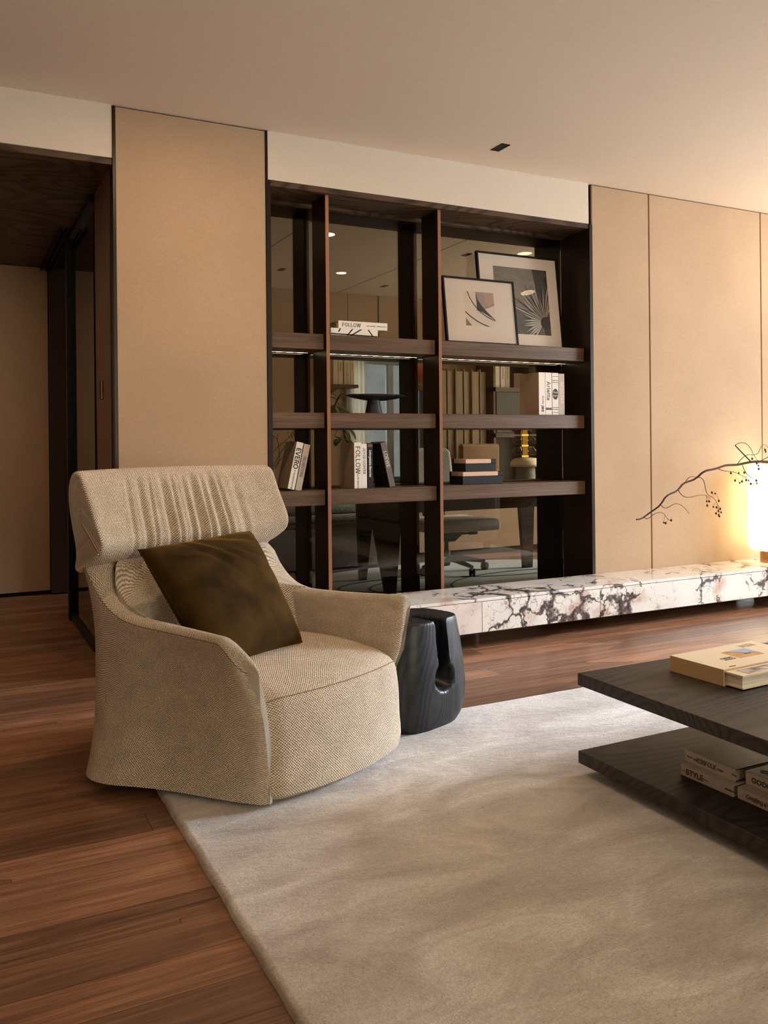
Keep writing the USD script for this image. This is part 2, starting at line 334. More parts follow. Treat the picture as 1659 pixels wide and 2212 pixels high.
def marble(name, ground, blush, seed=(0, 0, 0)):
    """Breccia: pale blobs parted by dark plum veins that thicken into patches here and there."""
    return mat(name, {'g': ('geometry', {}), 'm': ('mapping', {'location': seed, 'rotation': (0, .5, .3)}), 'w': ('noise_texture', {'scale': 5.5, 'detail': 6, 'roughness': .62}), 'ws': ('vector_math', {'math_type': 'scale', 'scale': .26}), 'wa': ('vector_math', {'math_type': 'add'}),
                      'v': ('voronoi_texture', {'feature': 'distance_to_edge', 'scale': 5.2}), 'v2': ('voronoi_texture', {'feature': 'distance_to_edge', 'scale': 15.}), 'z': ('noise_texture', {'scale': 2.1, 'detail': 3, 'distortion': .8}),
                      'zr': ('map_range', {'from_min': .485, 'from_max': .67, 'to_min': .004, 'to_max': .19, 'clamp': True}), 'd': ('math', {'math_type': 'divide'}), 'vr': ('rgb_ramp', {'ramp': [(.0, (1, 1, 1)), (.5, (.85, .85, .85)), (1., (0, 0, 0))]}),
                      'z2': ('map_range', {'from_min': .51, 'from_max': .68, 'to_min': .002, 'to_max': .12, 'clamp': True}), 'd2': ('math', {'math_type': 'divide'}), 'vr2': ('rgb_ramp', {'ramp': [(0., (.8, .8, .8)), (1., (0, 0, 0))]}),
                      'mxv': ('math', {'math_type': 'maximum'}), 'c': ('noise_texture', {'scale': 6., 'detail': 5}), 'cr': ('rgb_ramp', {'ramp': [(.35, ground), (.55, tuple(.93 * x for x in ground)), (.68, blush)]}),
                      'dk': ('noise_texture', {'scale': 24., 'detail': 4}), 'dr': ('rgb_ramp', {'ramp': [(.35, lin(34, 30, 34)), (.6, lin(78, 62, 62)), (.75, lin(128, 104, 92))]}), 'mx': ('mix', {'mix_type': 'mix'}),
                      'p': ('principled_bsdf', {'roughness': .12, 'specular_ior_level': .5})},
               [('g.position', 'm.vector'), ('m.vector', 'w.vector'), ('w.color', 'ws.vector1'), ('m.vector', 'wa.vector1'), ('ws.vector', 'wa.vector2'), ('wa.vector', 'v.vector'), ('wa.vector', 'v2.vector'), ('m.vector', 'z.vector'),
                ('z.fac', 'zr.value'), ('v.distance', 'd.value1'), ('zr.result', 'd.value2'), ('d.value', 'vr.fac'), ('z.fac', 'z2.value'), ('v2.distance', 'd2.value1'), ('z2.result', 'd2.value2'), ('d2.value', 'vr2.fac'),
                ('vr.color', 'mxv.value1'), ('vr2.color', 'mxv.value2'), ('m.vector', 'c.vector'), ('c.fac', 'cr.fac'), ('m.vector', 'dk.vector'), ('dk.fac', 'dr.fac'), ('cr.color', 'mx.color1'), ('dr.color', 'mx.color2'), ('mxv.value', 'mx.fac'), ('mx.color', 'p.base_color')])


MARBLE = marble('violet_marble', lin(226, 218, 208), lin(196, 164, 146))
MARBLE_PALE = marble('pale_marble', lin(224, 210, 200), lin(204, 182, 170), (3.3, 1.1, .2))

# ------------------------------------------------------------------ the room: walls, ceiling, soffits
CEIL, FASC, WOODZ, WY = 2.757, 2.497, 2.47, 4.258
ceil = struct('ceiling', bx(-2.6, 7, -2.5, 8.45, CEIL, CEIL + .06), PAINT)
for sx in (2.37, 3.725): obj('seam_line', bx(sx - .0025, sx + .0025, 4.9, 8.44, CEIL - .0015, CEIL + .002), GAP, ceil)  # dark seams in the office ceiling

wall = struct('wall_back', cat([bx(.712, 1.478, WY + .012, WY + .3, 0, CEIL), bx(3.655, 7.0, WY + .012, WY + .3, 0, CEIL)]), GAP)
for x0, x1 in ((.714, 1.472), (3.657, 4.134), (4.144, 5.203), (5.213, 6.27), (6.28, 6.99)):
    obj('fabric_panel', bx(x0, x1, WY, WY + .02, 0.0, CEIL - .006, .002, 1), LINEN, wall)
for x0, x1 in ((.7, .712), (1.474, 1.484)):
    obj('edge_strip', bx(x0, x1, WY - .003, WY + .08, .0, CEIL - .004), BRONZE, wall)
for i, (x0, x1) in enumerate(((-2.6, .698), (1.486, 3.629))):
    struct(f'trim_{i + 1}', bx(x0, x1, WY, WY + .05, FASC + .004, CEIL), FASCIA)

struct('wall_left', bx(-2.66, -2.6, -2.5, 6.9, 0, CEIL), LINEN)
# walls out of view; right windows unseen, camera-side window added for warm fill
struct('wall_right', cat([bx(7, 7.1, -2.5, .95, 0, CEIL), bx(7, 7.1, 3.2, 5.2, 0, CEIL), bx(7, 7.1, 7.4, 8.5, 0, CEIL), bx(7, 7.1, .95, 3.2, 0, .5), bx(7, 7.1, .95, 3.2, 2.55, CEIL), bx(7, 7.1, 5.2, 7.4, 0, .45), bx(7, 7.1, 5.2, 7.4, 2.35, CEIL)]), LINEN)
struct('wall_front', cat([bx(-2.6, .45, -2.6, -2.5, 0, CEIL), bx(3.15, 7, -2.6, -2.5, 0, CEIL), bx(.45, 3.15, -2.6, -2.5, 0, .55), bx(.45, 3.15, -2.6, -2.5, 2.45, CEIL)]), LINEN)
for i, (ax, a0, a1, z0, z1) in enumerate((('x', .95, 3.2, .5, 2.55), ('x', 5.2, 7.4, .45, 2.35), ('y', .45, 3.15, .55, 2.45))):
    def B(u0, u1, d0, d1, w0, w1): return bx(7 + d0, 7 + d1, u0, u1, w0, w1) if ax == 'x' else bx(u0, u1, -2.5 - d1, -2.5 - d0, w0, w1)
    fr = cat([B(a0, a0 + .05, .02, .08, z0, z1), B(a1 - .05, a1, .02, .08, z0, z1), B(a0, a1, .02, .08, z0, z0 + .05), B(a0, a1, .02, .08, z1 - .05, z1), B((a0 + a1) / 2 - .025, (a0 + a1) / 2 + .025, .02, .08, z0, z1)])
    w = struct(f'window_{i + 2}', fr, BLACK)  # frames of the unseen right openings and the added camera-side one
    obj('pane', B(a0 + .04, a1 - .04, .045, .051, z0 + .04, z1 - .04), CLEAR, w)

# corridor on the left: dark oak ceiling, linen end wall, sliding glass door in a black frame
ends = [WY + .006, 5.228, 6.203, 6.93]
for a, b in zip(ends[:-1], ends[1:]):
    pass
cc = struct('ceiling_corridor', bx(-2.6, .70, WY + .05, 6.98, WOODZ + .026, CEIL), GAP)
for k, (a, b) in enumerate(zip(ends[:-1], ends[1:])):
    obj('wood_panel', bx(-2.6, .70, a + .002, b - .002, WOODZ, WOODZ + .026), SOFFIT, cc)
we = struct('wall_corridor_end', bx(-2.6, 1.55, 6.955, 7.05, 0, CEIL), GAP)
obj('fabric_panel', bx(-2.6, .652, 6.93, 6.957, .028, 2.48), LINEN, we); obj('fabric_panel', bx(.87, 1.55, 6.93, 6.957, .028, 2.75), LINEN, we)
struct('baseboard_corridor', bx(-2.6, .652, 6.935, 6.957, 0, .026), BLACK)
jb = struct('trim_3', bx(.694, .712, WY + .08, 4.885, 0, 2.5), LEATHER)                 # leather-clad end of the wall beside the door
ph = thing('door_pull', 'small flat bronze pull plate on the brown jamb beside the sliding glass door', 'door pull', (.69, 4.61, 1.4))
obj('plate', bx(.684, .694, 4.585, 4.635, 1.352, 1.448, .002, 1), BRASS, ph); obj('grip', bx(.678, .684, 4.578, 4.59, 1.352, 1.448), BRONZE, ph)
d1 = thing('door_1', None, None, (.68, 5.3, 0), kind='structure')
obj('glass_pane', bx(.684, .692, 4.8, 5.77, .045, 2.44), CLEAR, d1)
obj('stile', bx(.655, .71, 5.77, 5.83, 0.004, 2.462, .002, 1), BLACK, d1); obj('bottom_rail', bx(.668, .708, 4.8, 5.77, .004, .045, .002, 1), BLACK, d1); obj('top_rail', bx(.668, .708, 4.8, 5.77, 2.435, 2.465), BLACK, d1)
for k in range(3): obj('track', bx(.6 + .035 * k, .615 + .035 * k, 5.6, 6.92, 2.447, 2.47), BLACK, d1)
d2 = thing('door_2', None, None, (.76, 6.9, 0), kind='structure')
obj('leaf', bx(.657, .868, 6.885, 6.95, .006, 2.465, .002, 1), DARKLEATHER, d2); obj('edge', bx(.852, .87, 6.87, 6.95, .006, 2.465), BLACK, d2)

# ------------------------------------------------------------------ floor of walnut planks with slanting end joints
floor = struct('floor', bx(-2.6, 7, -2.5, 8.5, -.06, -.0125), GAP)
PLANK = [wood(f'walnut_{k}', *[tuple(t * x for x in col) for col in (lin(86, 57, 40), lin(120, 82, 58), lin(148, 106, 76))], 'x', 15, 80, .36, (k * 1.7, k * 3.1, 0), .12, .5, .05, 2.4, .5)
         for k, t in enumerate((.78, .95, 1.1, 1.26, 1.42, 1.62))]
W_, seen, rest = .128, [], []
for r, y0 in enumerate(np.arange(-2.5, 8.45, W_)):
    x = -2.6 - RNG.random() * 1.2; sl = (.2 if RNG.random() < .5 else -.2) * RNG.choice([0, 1, 1])
    while x < 7:
        L = .8 + RNG.random() * .9; s2 = RNG.choice([.2, -.2, .2, -.2, .0]); g = .0007; nib = .018
        y1 = min(y0 + W_, 8.45)
        def end(xx, s): return [(xx - s / 2, y0 + g), (xx - s / 2, y0 + nib), (xx + s / 2, y1 - nib), (xx + s / 2, y1 - g)]
        a, b = end(x + g, sl), end(x + L - g, s2)
        seen.append((a + b[::-1], int(RNG.integers(0, 6)))); x += L; sl = s2


def in_view(pts):
    q = np.array([[px, py, 0.] for px, py in pts]) - EYE
    for t in np.linspace(0, 1, 5):
        for i in range(4):
            p = q[i] * (1 - t) + q[7 - i] * t; z = p @ fwd
            if z > .3 and -860 < F_PX * (p @ ximg) / z < 860 and F_PX * (p @ yimg) / z < 1290: return z
    return None


def plank_mesh(pts):
    p = sg.Polygon(pts).buffer(0); p = p.intersection(sg.box(-2.6, -2.5, 7, 8.45))
    if p.is_empty: return None
    return trimesh.creation.extrude_polygon(p, .0125, engine='earcut')


order = []
for pts, k in seen:
    z = in_view(pts); cx, cy_ = np.mean(pts, 0)
    hidden = (cx - .6 > .6 and cx + .6 < 4.6 and -.3 < cy_ < 2.94)     # wholly under the rug
    order.append((z if (z and not hidden) else 99, pts, k))
order.sort(key=lambda t: t[0]); print('planks in view', sum(o[0] < 99 for o in order)); n_plank = 0; back = {}
for z, pts, k in order:
    m = plank_mesh(pts)
    if m is None: continue
    m.apply_translation((0, 0, -.0125))
    if z < 99 and n_plank < 298: obj('plank', m, PLANK[k], floor); n_plank += 1
    else: back.setdefault(k, []).append(m)
for k in sorted(back): obj('far_planks', cat(back[k]), PLANK[k], floor, kind='stuff')

# ------------------------------------------------------------------ bookcase between the rooms
GY, BF, SF = 4.545, 4.285, 4.312
ND = 4.83
bc = thing('bookcase', 'dark bronze open bookcase with walnut shelves built into the wall around smoked glass', 'bookcase', (2.56, 4.5, 0))
obj('jamb', bx(3.632, 3.655, WY - .003, GY - .008, 0, FASC), BRONZE, bc); obj('jamb', bx(3.632, 3.655, GY + .008, ND, 0, FASC), BRONZE, bc)
obj('jamb', bx(1.484, 1.50, WY, GY, 0, FASC), BRONZE, bc); obj('jamb', bx(1.484, 1.50, GY + .008, ND, 0, FASC), BRONZE, bc)
obj('soffit_panel', bx(1.487, 3.632, WY + .002, 4.50, WOODZ, FASC), SOFFIT, bc); obj('soffit_panel', bx(1.5, 3.632, 4.503, 4.56, 2.456, FASC), SOFFIT, bc)
obj('soffit_panel', bx(1.5, 3.632, 4.562, ND, WOODZ, FASC), SOFFIT, bc)
XU = (1.822, 2.531); XW = .019
for x in XU:
    u = obj('upright', bx(x, x + XW, BF + .004, 4.478, .0, WOODZ), BRONZE, bc); obj('front_edge', bx(x - .0005, x + XW + .0005, BF, BF + .004, .0, WOODZ), EDGE, u)
    obj('rear_upright', bx(x, x + XW, 4.575, 4.785, .0, WOODZ), BRONZE, bc)
SHELVES = ((1.713, 1.628), (1.283, 1.198), (.861, .776))
BAYS = ((1.5, 1.818), (1.844, 2.522), (2.553, 3.627))
for zt, zb in SHELVES:
    for x0, x1 in BAYS:
        obj('shelf', bx(x0, x1, SF, 4.50, zb, zt, .0025, 1), SHELF, bc); obj('rear_shelf', bx(x0, x1, 4.585, ND - .03, zb, zt, .0025, 1), SHELF, bc)
        lx = x1 if x1 > 3 else x1 - .02
        st = obj('led_strip', bx(x0 + .004, lx, 4.501, 4.504, *((zb - .001, zb + .002) if zt > 1.5 else (zb + .004, zb + .007))), LED, bc, label='thin glowing light strip under the shelf')
for x0, x1 in ((1.5, 3.632),):
    obj('glass_pane', bx(x0, x1, GY - .004, GY + .004, .0, 2.456), PANE, bc)

# ------------------------------------------------------------------ books
def book(label, M, w, h, d, cover, spine=None, texts=(), pages=PAGE, group=None, name='book', bands=()):
    """A bound book standing with its spine to -y, the lower left corner of the spine at the origin of M. texts: (string, height, from top, across, serif, bold, ink, squeeze, upwards)."""
    M = np.asarray(M, float); base = M @ [w / 2, d / 2, 0, 1]
    t = thing(name, label, 'book', base[:3], group)
    b = .0028
    obj('cover', tf(cat([bx(0, b, 0.003, d, 0, h), bx(w - b, w, 0.003, d, 0, h)]), M), cover, t)
    obj('spine', tf(bx(0, w, 0, .004, 0, h, .0012, 1), M), spine or cover, t)
    obj('pages', tf(bx(b, w - b, .004, d - .004, .004, h - .004), M), pages, t)
    for s, hh, top, across, serif, bold, ink, sq, upw in texts:
        m = lettering(s, hh, serif, bold, sq)
        Q = np.array([[0, 1, 0, across - hh / 2], [0, 0, -1, -.0002], [-1, 0, 0, h - top], [0, 0, 0, 1.]]) if not upw else np.array([[0, -1, 0, across + hh / 2], [0, 0, -1, -.0002], [1, 0, 0, h - top], [0, 0, 0, 1.]])
        obj('lettering', tf(m, M @ Q), ink, t)
    for z0, z1, ink in bands: obj('band', tf(bx(.002, w - .002, -.0006, .0005, h - z1, h - z0), M), ink, t)
    return t


LIE = np.array([[0, 0, -1, 0], [0, 1, 0, 0], [1, 0, 0, 0], [0, 0, 0, 1.]])   # lays a book on its back cover, spine still to -y, lettering upright
def lay(x, y, z, h, deg=0): return TR(x, y, z) @ ROT(deg, (0, 0, 1)) @ TR(h, 0, 0) @ LIE


S1, S2, S3 = (s[0] for s in SHELVES)
YB = 4.335
book('white book lettered follow lying on top of the patterned book on the upper shelf', lay(1.915, YB, S1 + .042, .306), .042, .306, .17, WHITE, texts=[('FOLLOW', .02, .022, .021, True, False, INK, 1., False), ('Enjoy your life  |  Better the day', .0062, .172, .021, False, False, GREYINK, 1., False)])
pb = book('white book with thick black brush lines lying under the white follow book', lay(1.868, YB, S1, .292), .042, .292, .165, WHITE)
for a, b in (((.0, .011), (.29, .003)), ((.06, .043), (.048, .02)), ((.135, .043), (.1, .0)), ((.19, .043), (.12, .0)), ((.23, .043), (.262, .0))):
    p0, p1 = np.array([1.868 + a[0], 0, S1 + a[1] - .001]), np.array([1.868 + b[0], 0, S1 + b[1] + .001]); dd = (p1 - p0) / np.linalg.norm(p1 - p0); nn = np.array([-dd[2], 0, dd[0]]) * .0035
    q = sg.Polygon([tuple((p0 + nn)[[0, 2]]), tuple((p1 + nn)[[0, 2]]), tuple((p1 - nn)[[0, 2]]), tuple((p0 - nn)[[0, 2]])]).intersection(sg.box(1.869, S1 + .001, 2.159, S1 + .041))
    m = trimesh.creation.extrude_polygon(q, .0006, engine='earcut'); m.apply_transform(np.array([[1, 0, 0, 0], [0, 0, -1, YB + .0002], [0, 1, 0, 0], [0, 0, 0, 1.]])); obj('brush_line', m, INK, pb)

TL = ROT(12.5, (0, 1, 0))
book('white book lettered evero leaning to the right in the left bay', TR(1.607, YB, S3 + .012) @ TL, .04, .26, .17, TAUPE, WHITE, [('EVERO', .026, .03, .021, True, True, INK, 1., False), ('OF THE LANDSCAPE OF BEAUTY', .0075, .15, .021, False, False, INK, .8, False)])
book('pale book lettered unconditional leaning against the evero book', TR(1.653, YB + .005, S3 + .003) @ TL, .036, .257, .165, GREIGE, GREIGE, [('UNCONDITIONAL', .016, .065, .018, True, False, INK, .62, False)])
book('thick white book lettered follow standing upright in the middle bay', TR(2.004, YB, S3), .045, .258, .19, TAUPE, WHITE, [('FOLLOW', .027, .02, .023, True, False, INK, 1., False), ('Enjoy your life | Better the day', .0085, .15, .023, False, False, INK, .75, False)])
book('white book lettered joyce copper beside the upright follow book', TR(2.051, YB + .004, S3), .034, .25, .18, WHITE, WHITE, [('JOYCE COPPER', .015, .022, .017, False, False, INK, .95, False)])
book('slim black book with pale script between the joyce copper book and the leaning grey book', TR(2.088, YB + .003, S3), .034, .25, .17, NAVY, NAVY, [('Unforgettable Memories', .0135, .035, .017, False, True, PALEINK, .72, False)], bands=[(0.001, .018, plain('wine_band', lin(108, 72, 52)))])
book('dark grey book lettered loewe leaning to the left in the middle bay', TR(2.225, YB - .004, S3) @ ROT(-13, (0, 1, 0)), .036, .26, .19, NAVY, SMOKE, [('LOEWE', .02, .05, .018, False, False, PALEINK, 1., False)])
book('white book lettered sei sigrande, first of the four on the middle shelf', TR(3.283, YB, S2), .05, .268, .2, TAUPE, WHITE, [('sei', .022, .25, .026, False, True, INK, 1., True), ('sigrande', .0095, .2, .03, False, False, INK, 1., True)])
book('white book lettered arletta, second of the four on the middle shelf', TR(3.336, YB + .002, S2), .049, .268, .2, WHITE, WHITE, [('Arletta', .027, .055, .025, False, False, INK, 1.05, False)], bands=[(.222, .236, plain('wine_mark', lin(70, 34, 34)))])
ob = book('white book with a black oval badge and black bands, third on the middle shelf', TR(3.388, YB + .001, S2), .05, .267, .2, WHITE, WHITE, [], bands=[(.022, .024, INK), (.046, .049, INK), (.058, .061, INK), (.218, .221, INK), (.23, .233, INK), (.248, .25, INK)])
ov = sg.Point(0, 0).buffer(1, 24); ov = sa.scale(ov, .0215, .034); m = trimesh.creation.extrude_polygon(ov, .0006, engine='earcut'); m.apply_transform(np.array([[1, 0, 0, 3.413], [0, 0, -1, YB + .0008], [0, 1, 0, S2 + .132], [0, 0, 0, 1.]])); obj('badge', m, INK, ob)
for s, dz in (('Roma', .006), ('legend', -.014)):
    m = lettering(s, .011, False, False, .8); w_ = m.bounds[1][0]; m.apply_transform(np.array([[1, 0, 0, 3.413 - w_ / 2], [0, 0, -1, YB], [0, 1, 0, S2 + .132 + dz], [0, 0, 0, 1.]])); obj('lettering', m, PALEINK, ob)
book('greige book lettered redstar, last of the four on the middle shelf', TR(3.441, YB + .003, S2), .047, .264, .2, GREIGE, GREIGE, [('REDSTAR', .026, .052, .024, True, True, WHITE, .86, False)])

# lidded boxes on the lower shelf
for x0, x1, z0, z1, lab in ((2.717, 3.008, S3, S3 + .076, 'larger black box with a copper-coloured lid band, under the smaller box'), (2.737, 2.958, S3 + .0765, S3 + .152, 'smaller black box with a copper-coloured lid band, on top of the larger box')):
    b = thing('keepsake_box', lab, 'box', ((x0 + x1) / 2, 4.41, z0), 'black boxes on the lower shelf'); zl = z1 - .026
    obj('body', bx(x0, x1, YB + .002, 4.49, z0, zl - .001, .0015, 1), NAVY, b); obj('lid', bx(x1 - .037, x1, YB + .002, 4.49, zl, z1, .0015, 1), NAVY, b); obj('lid_band', bx(x0 + .001, x1 - .038, YB, 4.47, zl, z1, .0015, 1), plain(numbered('', 'rose_card'), lin(204, 166, 136), .5), b); obj('lid_back', bx(x0 + .001, x1 - .038, 4.471, 4.49, zl, z1), NAVY, b)

# ------------------------------------------------------------------ framed prints leaning on the upper shelf
MATB = plain('mount_board', lin(226, 212, 200), .7)
def framed(label, x0, w, h, yb, yt, art):
    a = math.degrees(math.asin((yt - yb) / h)); M = TR(x0, yb, S1) @ ROT(-a, (1, 0, 0))
    t = thing('framed_print', label, 'picture', (x0 + w / 2, (yb + yt) / 2, S1)); e = .011
    for q in (bx(0, e, -.006, .016, 0, h), bx(w - e, w, -.006, .016, 0, h), bx(e, w - e, -.006, .016, h - e, h), bx(e, w - e, -.006, .016, 0, e)): obj('frame', tf(q, M), BLACK, t)
    obj('mount', tf(bx(e - .002, w - e + .002, .002, .006, e - .002, h - e + .002), M), MATB, t)
    obj('backing', tf(bx(.004, w - .004, .0062, .015, .004, h - .004), M), BLACK, t)
    def flat(poly, col, lift, nm='print'):
        m = trimesh.creation.extrude_polygon(poly, .0003, engine='earcut') if poly.geom_type == 'Polygon' else trimesh.util.concatenate([trimesh.creation.extrude_polygon(g, .0003, engine='earcut') for g in poly.geoms if g.geom_type == 'Polygon' and g.area > 1e-9])
        m.apply_transform(M @ np.array([[1, 0, 0, 0], [0, 0, -1, .002 - lift], [0, 1, 0, 0], [0, 0, 0, 1.]])); obj(nm, m, col, t)
    art(flat, w, h)
    obj('glazing', tf(bx(e - .001, w - e + .001, -.003, -.0015, e - .001, h - e + .001), M), GLAZE, t)


def palms(flat, w, h):
    x0, x1, z0, z1 = .12, w - .09, .088, h - .085
    R = sg.box(x0, z0, x1, z1)
    flat(R, noisy('print_sky', lin(112, 106, 98), lin(140, 132, 120), (3, 3, 9), 2.5, .8), .0003)
    flat(sg.Polygon([(x1 - .115, z1), (x1, z1), (x1, z0), (x1 - .05, z0)]), noisy('print_shade', lin(48, 45, 42), lin(72, 67, 62), (3, 3, 9), 4, .8), .0006, 'shade_band')  # shade along the right, painted into the picture colour
    flat(sg.box(x0, z0, x1 - .06, z0 + .16), noisy('print_ground', lin(84, 82, 79), lin(104, 101, 96), nscale=14, rough=.8), .0006, 'ground_tone')
    c = np.array([x1 - .045, z0 + .09]); dk, lt = [], []
    for i, a in enumerate(np.linspace(62, 236, 40)):
        Lf = .3 * (.75 + .25 * math.sin(i * 2.1)) if a < 165 else .17; r = math.radians(a); d = np.array([math.cos(r), math.sin(r)]); n = np.array([-d[1], d[0]]); ww = .0046 * (1 + .4 * math.sin(i * 3))
        tip = c + d * Lf + n * .012 * math.sin(i)
        lf = sg.Polygon([tuple(c), tuple(c + d * Lf * .6 + n * ww), tuple(tip), tuple(c + d * Lf * .6 - n * ww)]).intersection(R)
        (dk if i % 2 else lt).append(lf)
    flat(sg.MultiPolygon([g for g in dk if g.geom_type == 'Polygon']), plain('palm_dark', lin(44, 42, 40), .8), .0009, 'palm_leaf')
    flat(sg.MultiPolygon([g for g in lt if g.geom_type == 'Polygon']), plain('palm_pale', lin(186, 178, 166), .8), .0012, 'palm_leaf')
    flat(sg.Point(c[0] + .01, c[1] - .01).buffer(.042).intersection(R), plain('palm_heart', lin(34, 32, 31), .8), .0014, 'palm_heart')


def arcs(flat, w, h):
    s = .215; x0, z0 = .148, .113; R = sg.box(x0, z0, x0 + s, z0 + s)
    def P(*q): return sg.Polygon([(x0 + a * s, z0 + b * s) for a, b in q]).buffer(0).intersection(R)
    flat(R, plain('art_ground', lin(222, 206, 194), .8), .0003)
    flat(P((.38, 1), (1, 1), (1, .62), (.66, .5), (.38, .8)), plain('art_blush', lin(186, 158, 144), .8), .0006, 'colour_field')
    flat(P((.4, .98), (.66, .98), (.75, .55), (.6, .52)), plain('art_grey', lin(164, 154, 146), .8), .0009, 'colour_field')
    def arc(ax, az, r, t, a0, a1):
        q = [(ax + r * math.cos(math.radians(a)), az + r * math.sin(math.radians(a))) for a in np.linspace(a0, a1, 30)]; p = [(ax + (r - t) * math.cos(math.radians(a)), az + (r - t * (1 if 0 else 1)) * math.sin(math.radians(a))) for a in np.linspace(a0, a1, 30)]
        return P(*(q + p[::-1]))
    flat(P((.4, .95), (.4, .45), (.52, .44), (1., .2), (.75, .42), (.55, .62), (.45, .78)), plain('art_slate', lin(74, 72, 72), .8), .0012, 'dark_wedge')
    for k, (ax, az, r, t, a0, a1) in enumerate(((1.25, 1.35, 1.2, .022, 150, 268), (1.2, 1.75, 1.82, .026, 190, 262), (1.1, 1.6, 1.95, .03, 200, 250))): flat(arc(ax, az, r, t, a0, a1), INK, .0015, 'line')
    flat(P((.5, .42), (1., .68), (1., .69), (.5, .43)), plain('art_line', lin(90, 78, 72), .8), .0016, 'line'); flat(P((0, .0), (.0, .22), (.2, 0)), plain('art_brown', lin(150, 124, 108), .8), .0007, 'colour_field')


framed('large framed black and white palm leaf photograph at the back of the upper shelf', 2.93, .625, .605, 4.425, 4.497, palms)
framed('smaller black-framed abstract print of crossing arcs leaning in front of the palm photograph', 2.638, .52, .412, 4.372, 4.425, arcs)

# black dish-topped sculpture on the middle shelf
sc = thing('dish_sculpture', 'small black wide-topped pedestal dish on the middle shelf', 'sculpture', (2.175, 4.42, S2))
dm = lathe([(0, .076), (.05, .077), (.11, .088), (.152, .1), (.158, .105), (.15, .111), (.09, .1135), (0, .114)], (0, 0, 0), 48); dm.apply_transform(TR(2.183, 4.418, S2) @ np.diag([1.18, .55, 1, 1])); obj('dish', dm, BLACKWOOD, sc, 40)
obj('pedestal', lathe([(0, 0), (.053, 0), (.05, .004), (.036, .08), (0, .081)], (2.17, 4.42, S2), 36), BLACKWOOD, sc, 40)

# ------------------------------------------------------------------ marble bench
bn = thing('bench', 'long low marble-clad bench with plum veins on clear legs along the wall', 'bench', (3.9, 4.06, 0))
BX0, BX1, FY = 1.52, 6.9, 3.882
obj('top', bx(BX0, BX1, FY, WY - .002, .252, .268, .0015, 1), MARBLE, bn); obj('core', bx(BX0 + .01, BX1 - .01, FY + .022, WY - .004, .09, .2515), GAP, bn)
xs = [BX0, 2.547, 3.369, 4.186, 4.78, 5.6, 6.4, BX1]
for i in range(len(xs) - 1): obj('drawer_front', bx(xs[i] + .0012, xs[i + 1] - .0012, FY, FY + .02, .085, .2495, .001, 1), MARBLE_PALE if i == 0 else MARBLE, bn)
obj('underside', bx(BX0 + .01, BX1 - .01, FY + .01, WY - .004, .08, .09), LEATHER, bn)
for x in (2.525, 4.86, 6.5): obj('leg', bx(x - .012, x + .012, FY + .012, FY + .33, .0, .08, .002, 1), ACRYLIC, bn); obj('leg_plate', bx(x - .16, x - .012, FY + .16, FY + .18, 0., .08), ACRYLIC, bn)

# alabaster lantern on the bench
LX, LY = 5.05, 4.06
lp = thing('table_lamp', 'glowing alabaster lantern lamp with brass foot on the marble bench', 'lamp', (LX, LY, .268))
ALAB = mat('alabaster_glow', {'g': ('geometry', {}), 'm': ('mapping', {'scale': (1.5, 1.5, 9), 'rotation': (.15, .1, 0)}), 'n': ('noise_texture', {'scale': 1.6, 'detail': 4, 'distortion': 1.4}), 'r': ('rgb_ramp', {'ramp': [(.3, (1., .80, .50)), (.46, (1., .80, .48)), (.5, (.12, .085, .035)), (.54, (1., .81, .50))]}),
                              'e': ('emission', {'strength': 8.0})}, [('g.position', 'm.vector'), ('m.vector', 'n.vector'), ('n.fac', 'r.fac'), ('r.color', 'e.color')], 'e.emission')
pr = [(0, .352)] + [(.108 + .042 * math.sin(a), .394 - .042 * math.cos(a)) for a in np.linspace(0, math.pi / 2, 8)] + [(.108 + .042 * math.cos(a), .904 + .042 * math.sin(a)) for a in np.linspace(0, math.pi / 2, 8)] + [(0, .946)]
obj('shade', lathe(pr, (LX, LY, 0), 56), ALAB, lp, 40)
obj('foot', lathe([(0, .268), (.074, .268), (.075, .27), (.075, .35), (.073, .352), (0, .352)], (LX, LY, 0), 48), BRASS, lp, 40); obj('cap', lathe([(0, .946), (.05, .946), (.05, .962), (.048, .964), (0, .964)], (LX, LY, 0), 40), BRASS, lp, 40)
kn = lathe([(0, 0), (.008, 0), (.008, .002), (0, .0025)], (0, 0, 0), 20); kn.apply_transform(TR(LX - .064, LY - .0405, .31) @ ROT(-57.5, (0, 0, 1)) @ ROT(90, (1, 0, 0))); obj('switch', kn, BRONZE, lp)

# berry branch over the bench, rooted in a vase to the right
vs = thing('vase', 'tall dark vase on the bench to the right of the alabaster lamp', 'vase', (5.72, 4.0, .268))
obj('body', lathe([(0, .268), (.06, .268), (.085, .33), (.09, .44), (.06, .56), (.03, .63), (.034, .65), (.026, .65), (.022, .63), (0, .62)], (5.72, 4.0, 0), 40), BLACKWOOD, vs, 40)


def ray(px, py):
    x, y = (px - 829.5) / F_PX, (py - CY) / F_PX
    return x * ximg + y * yimg + fwd


def atY(px, py, Y):
    d = ray(px, py); return np.array(EYE) + d * (Y - EYE[1]) / d[1]


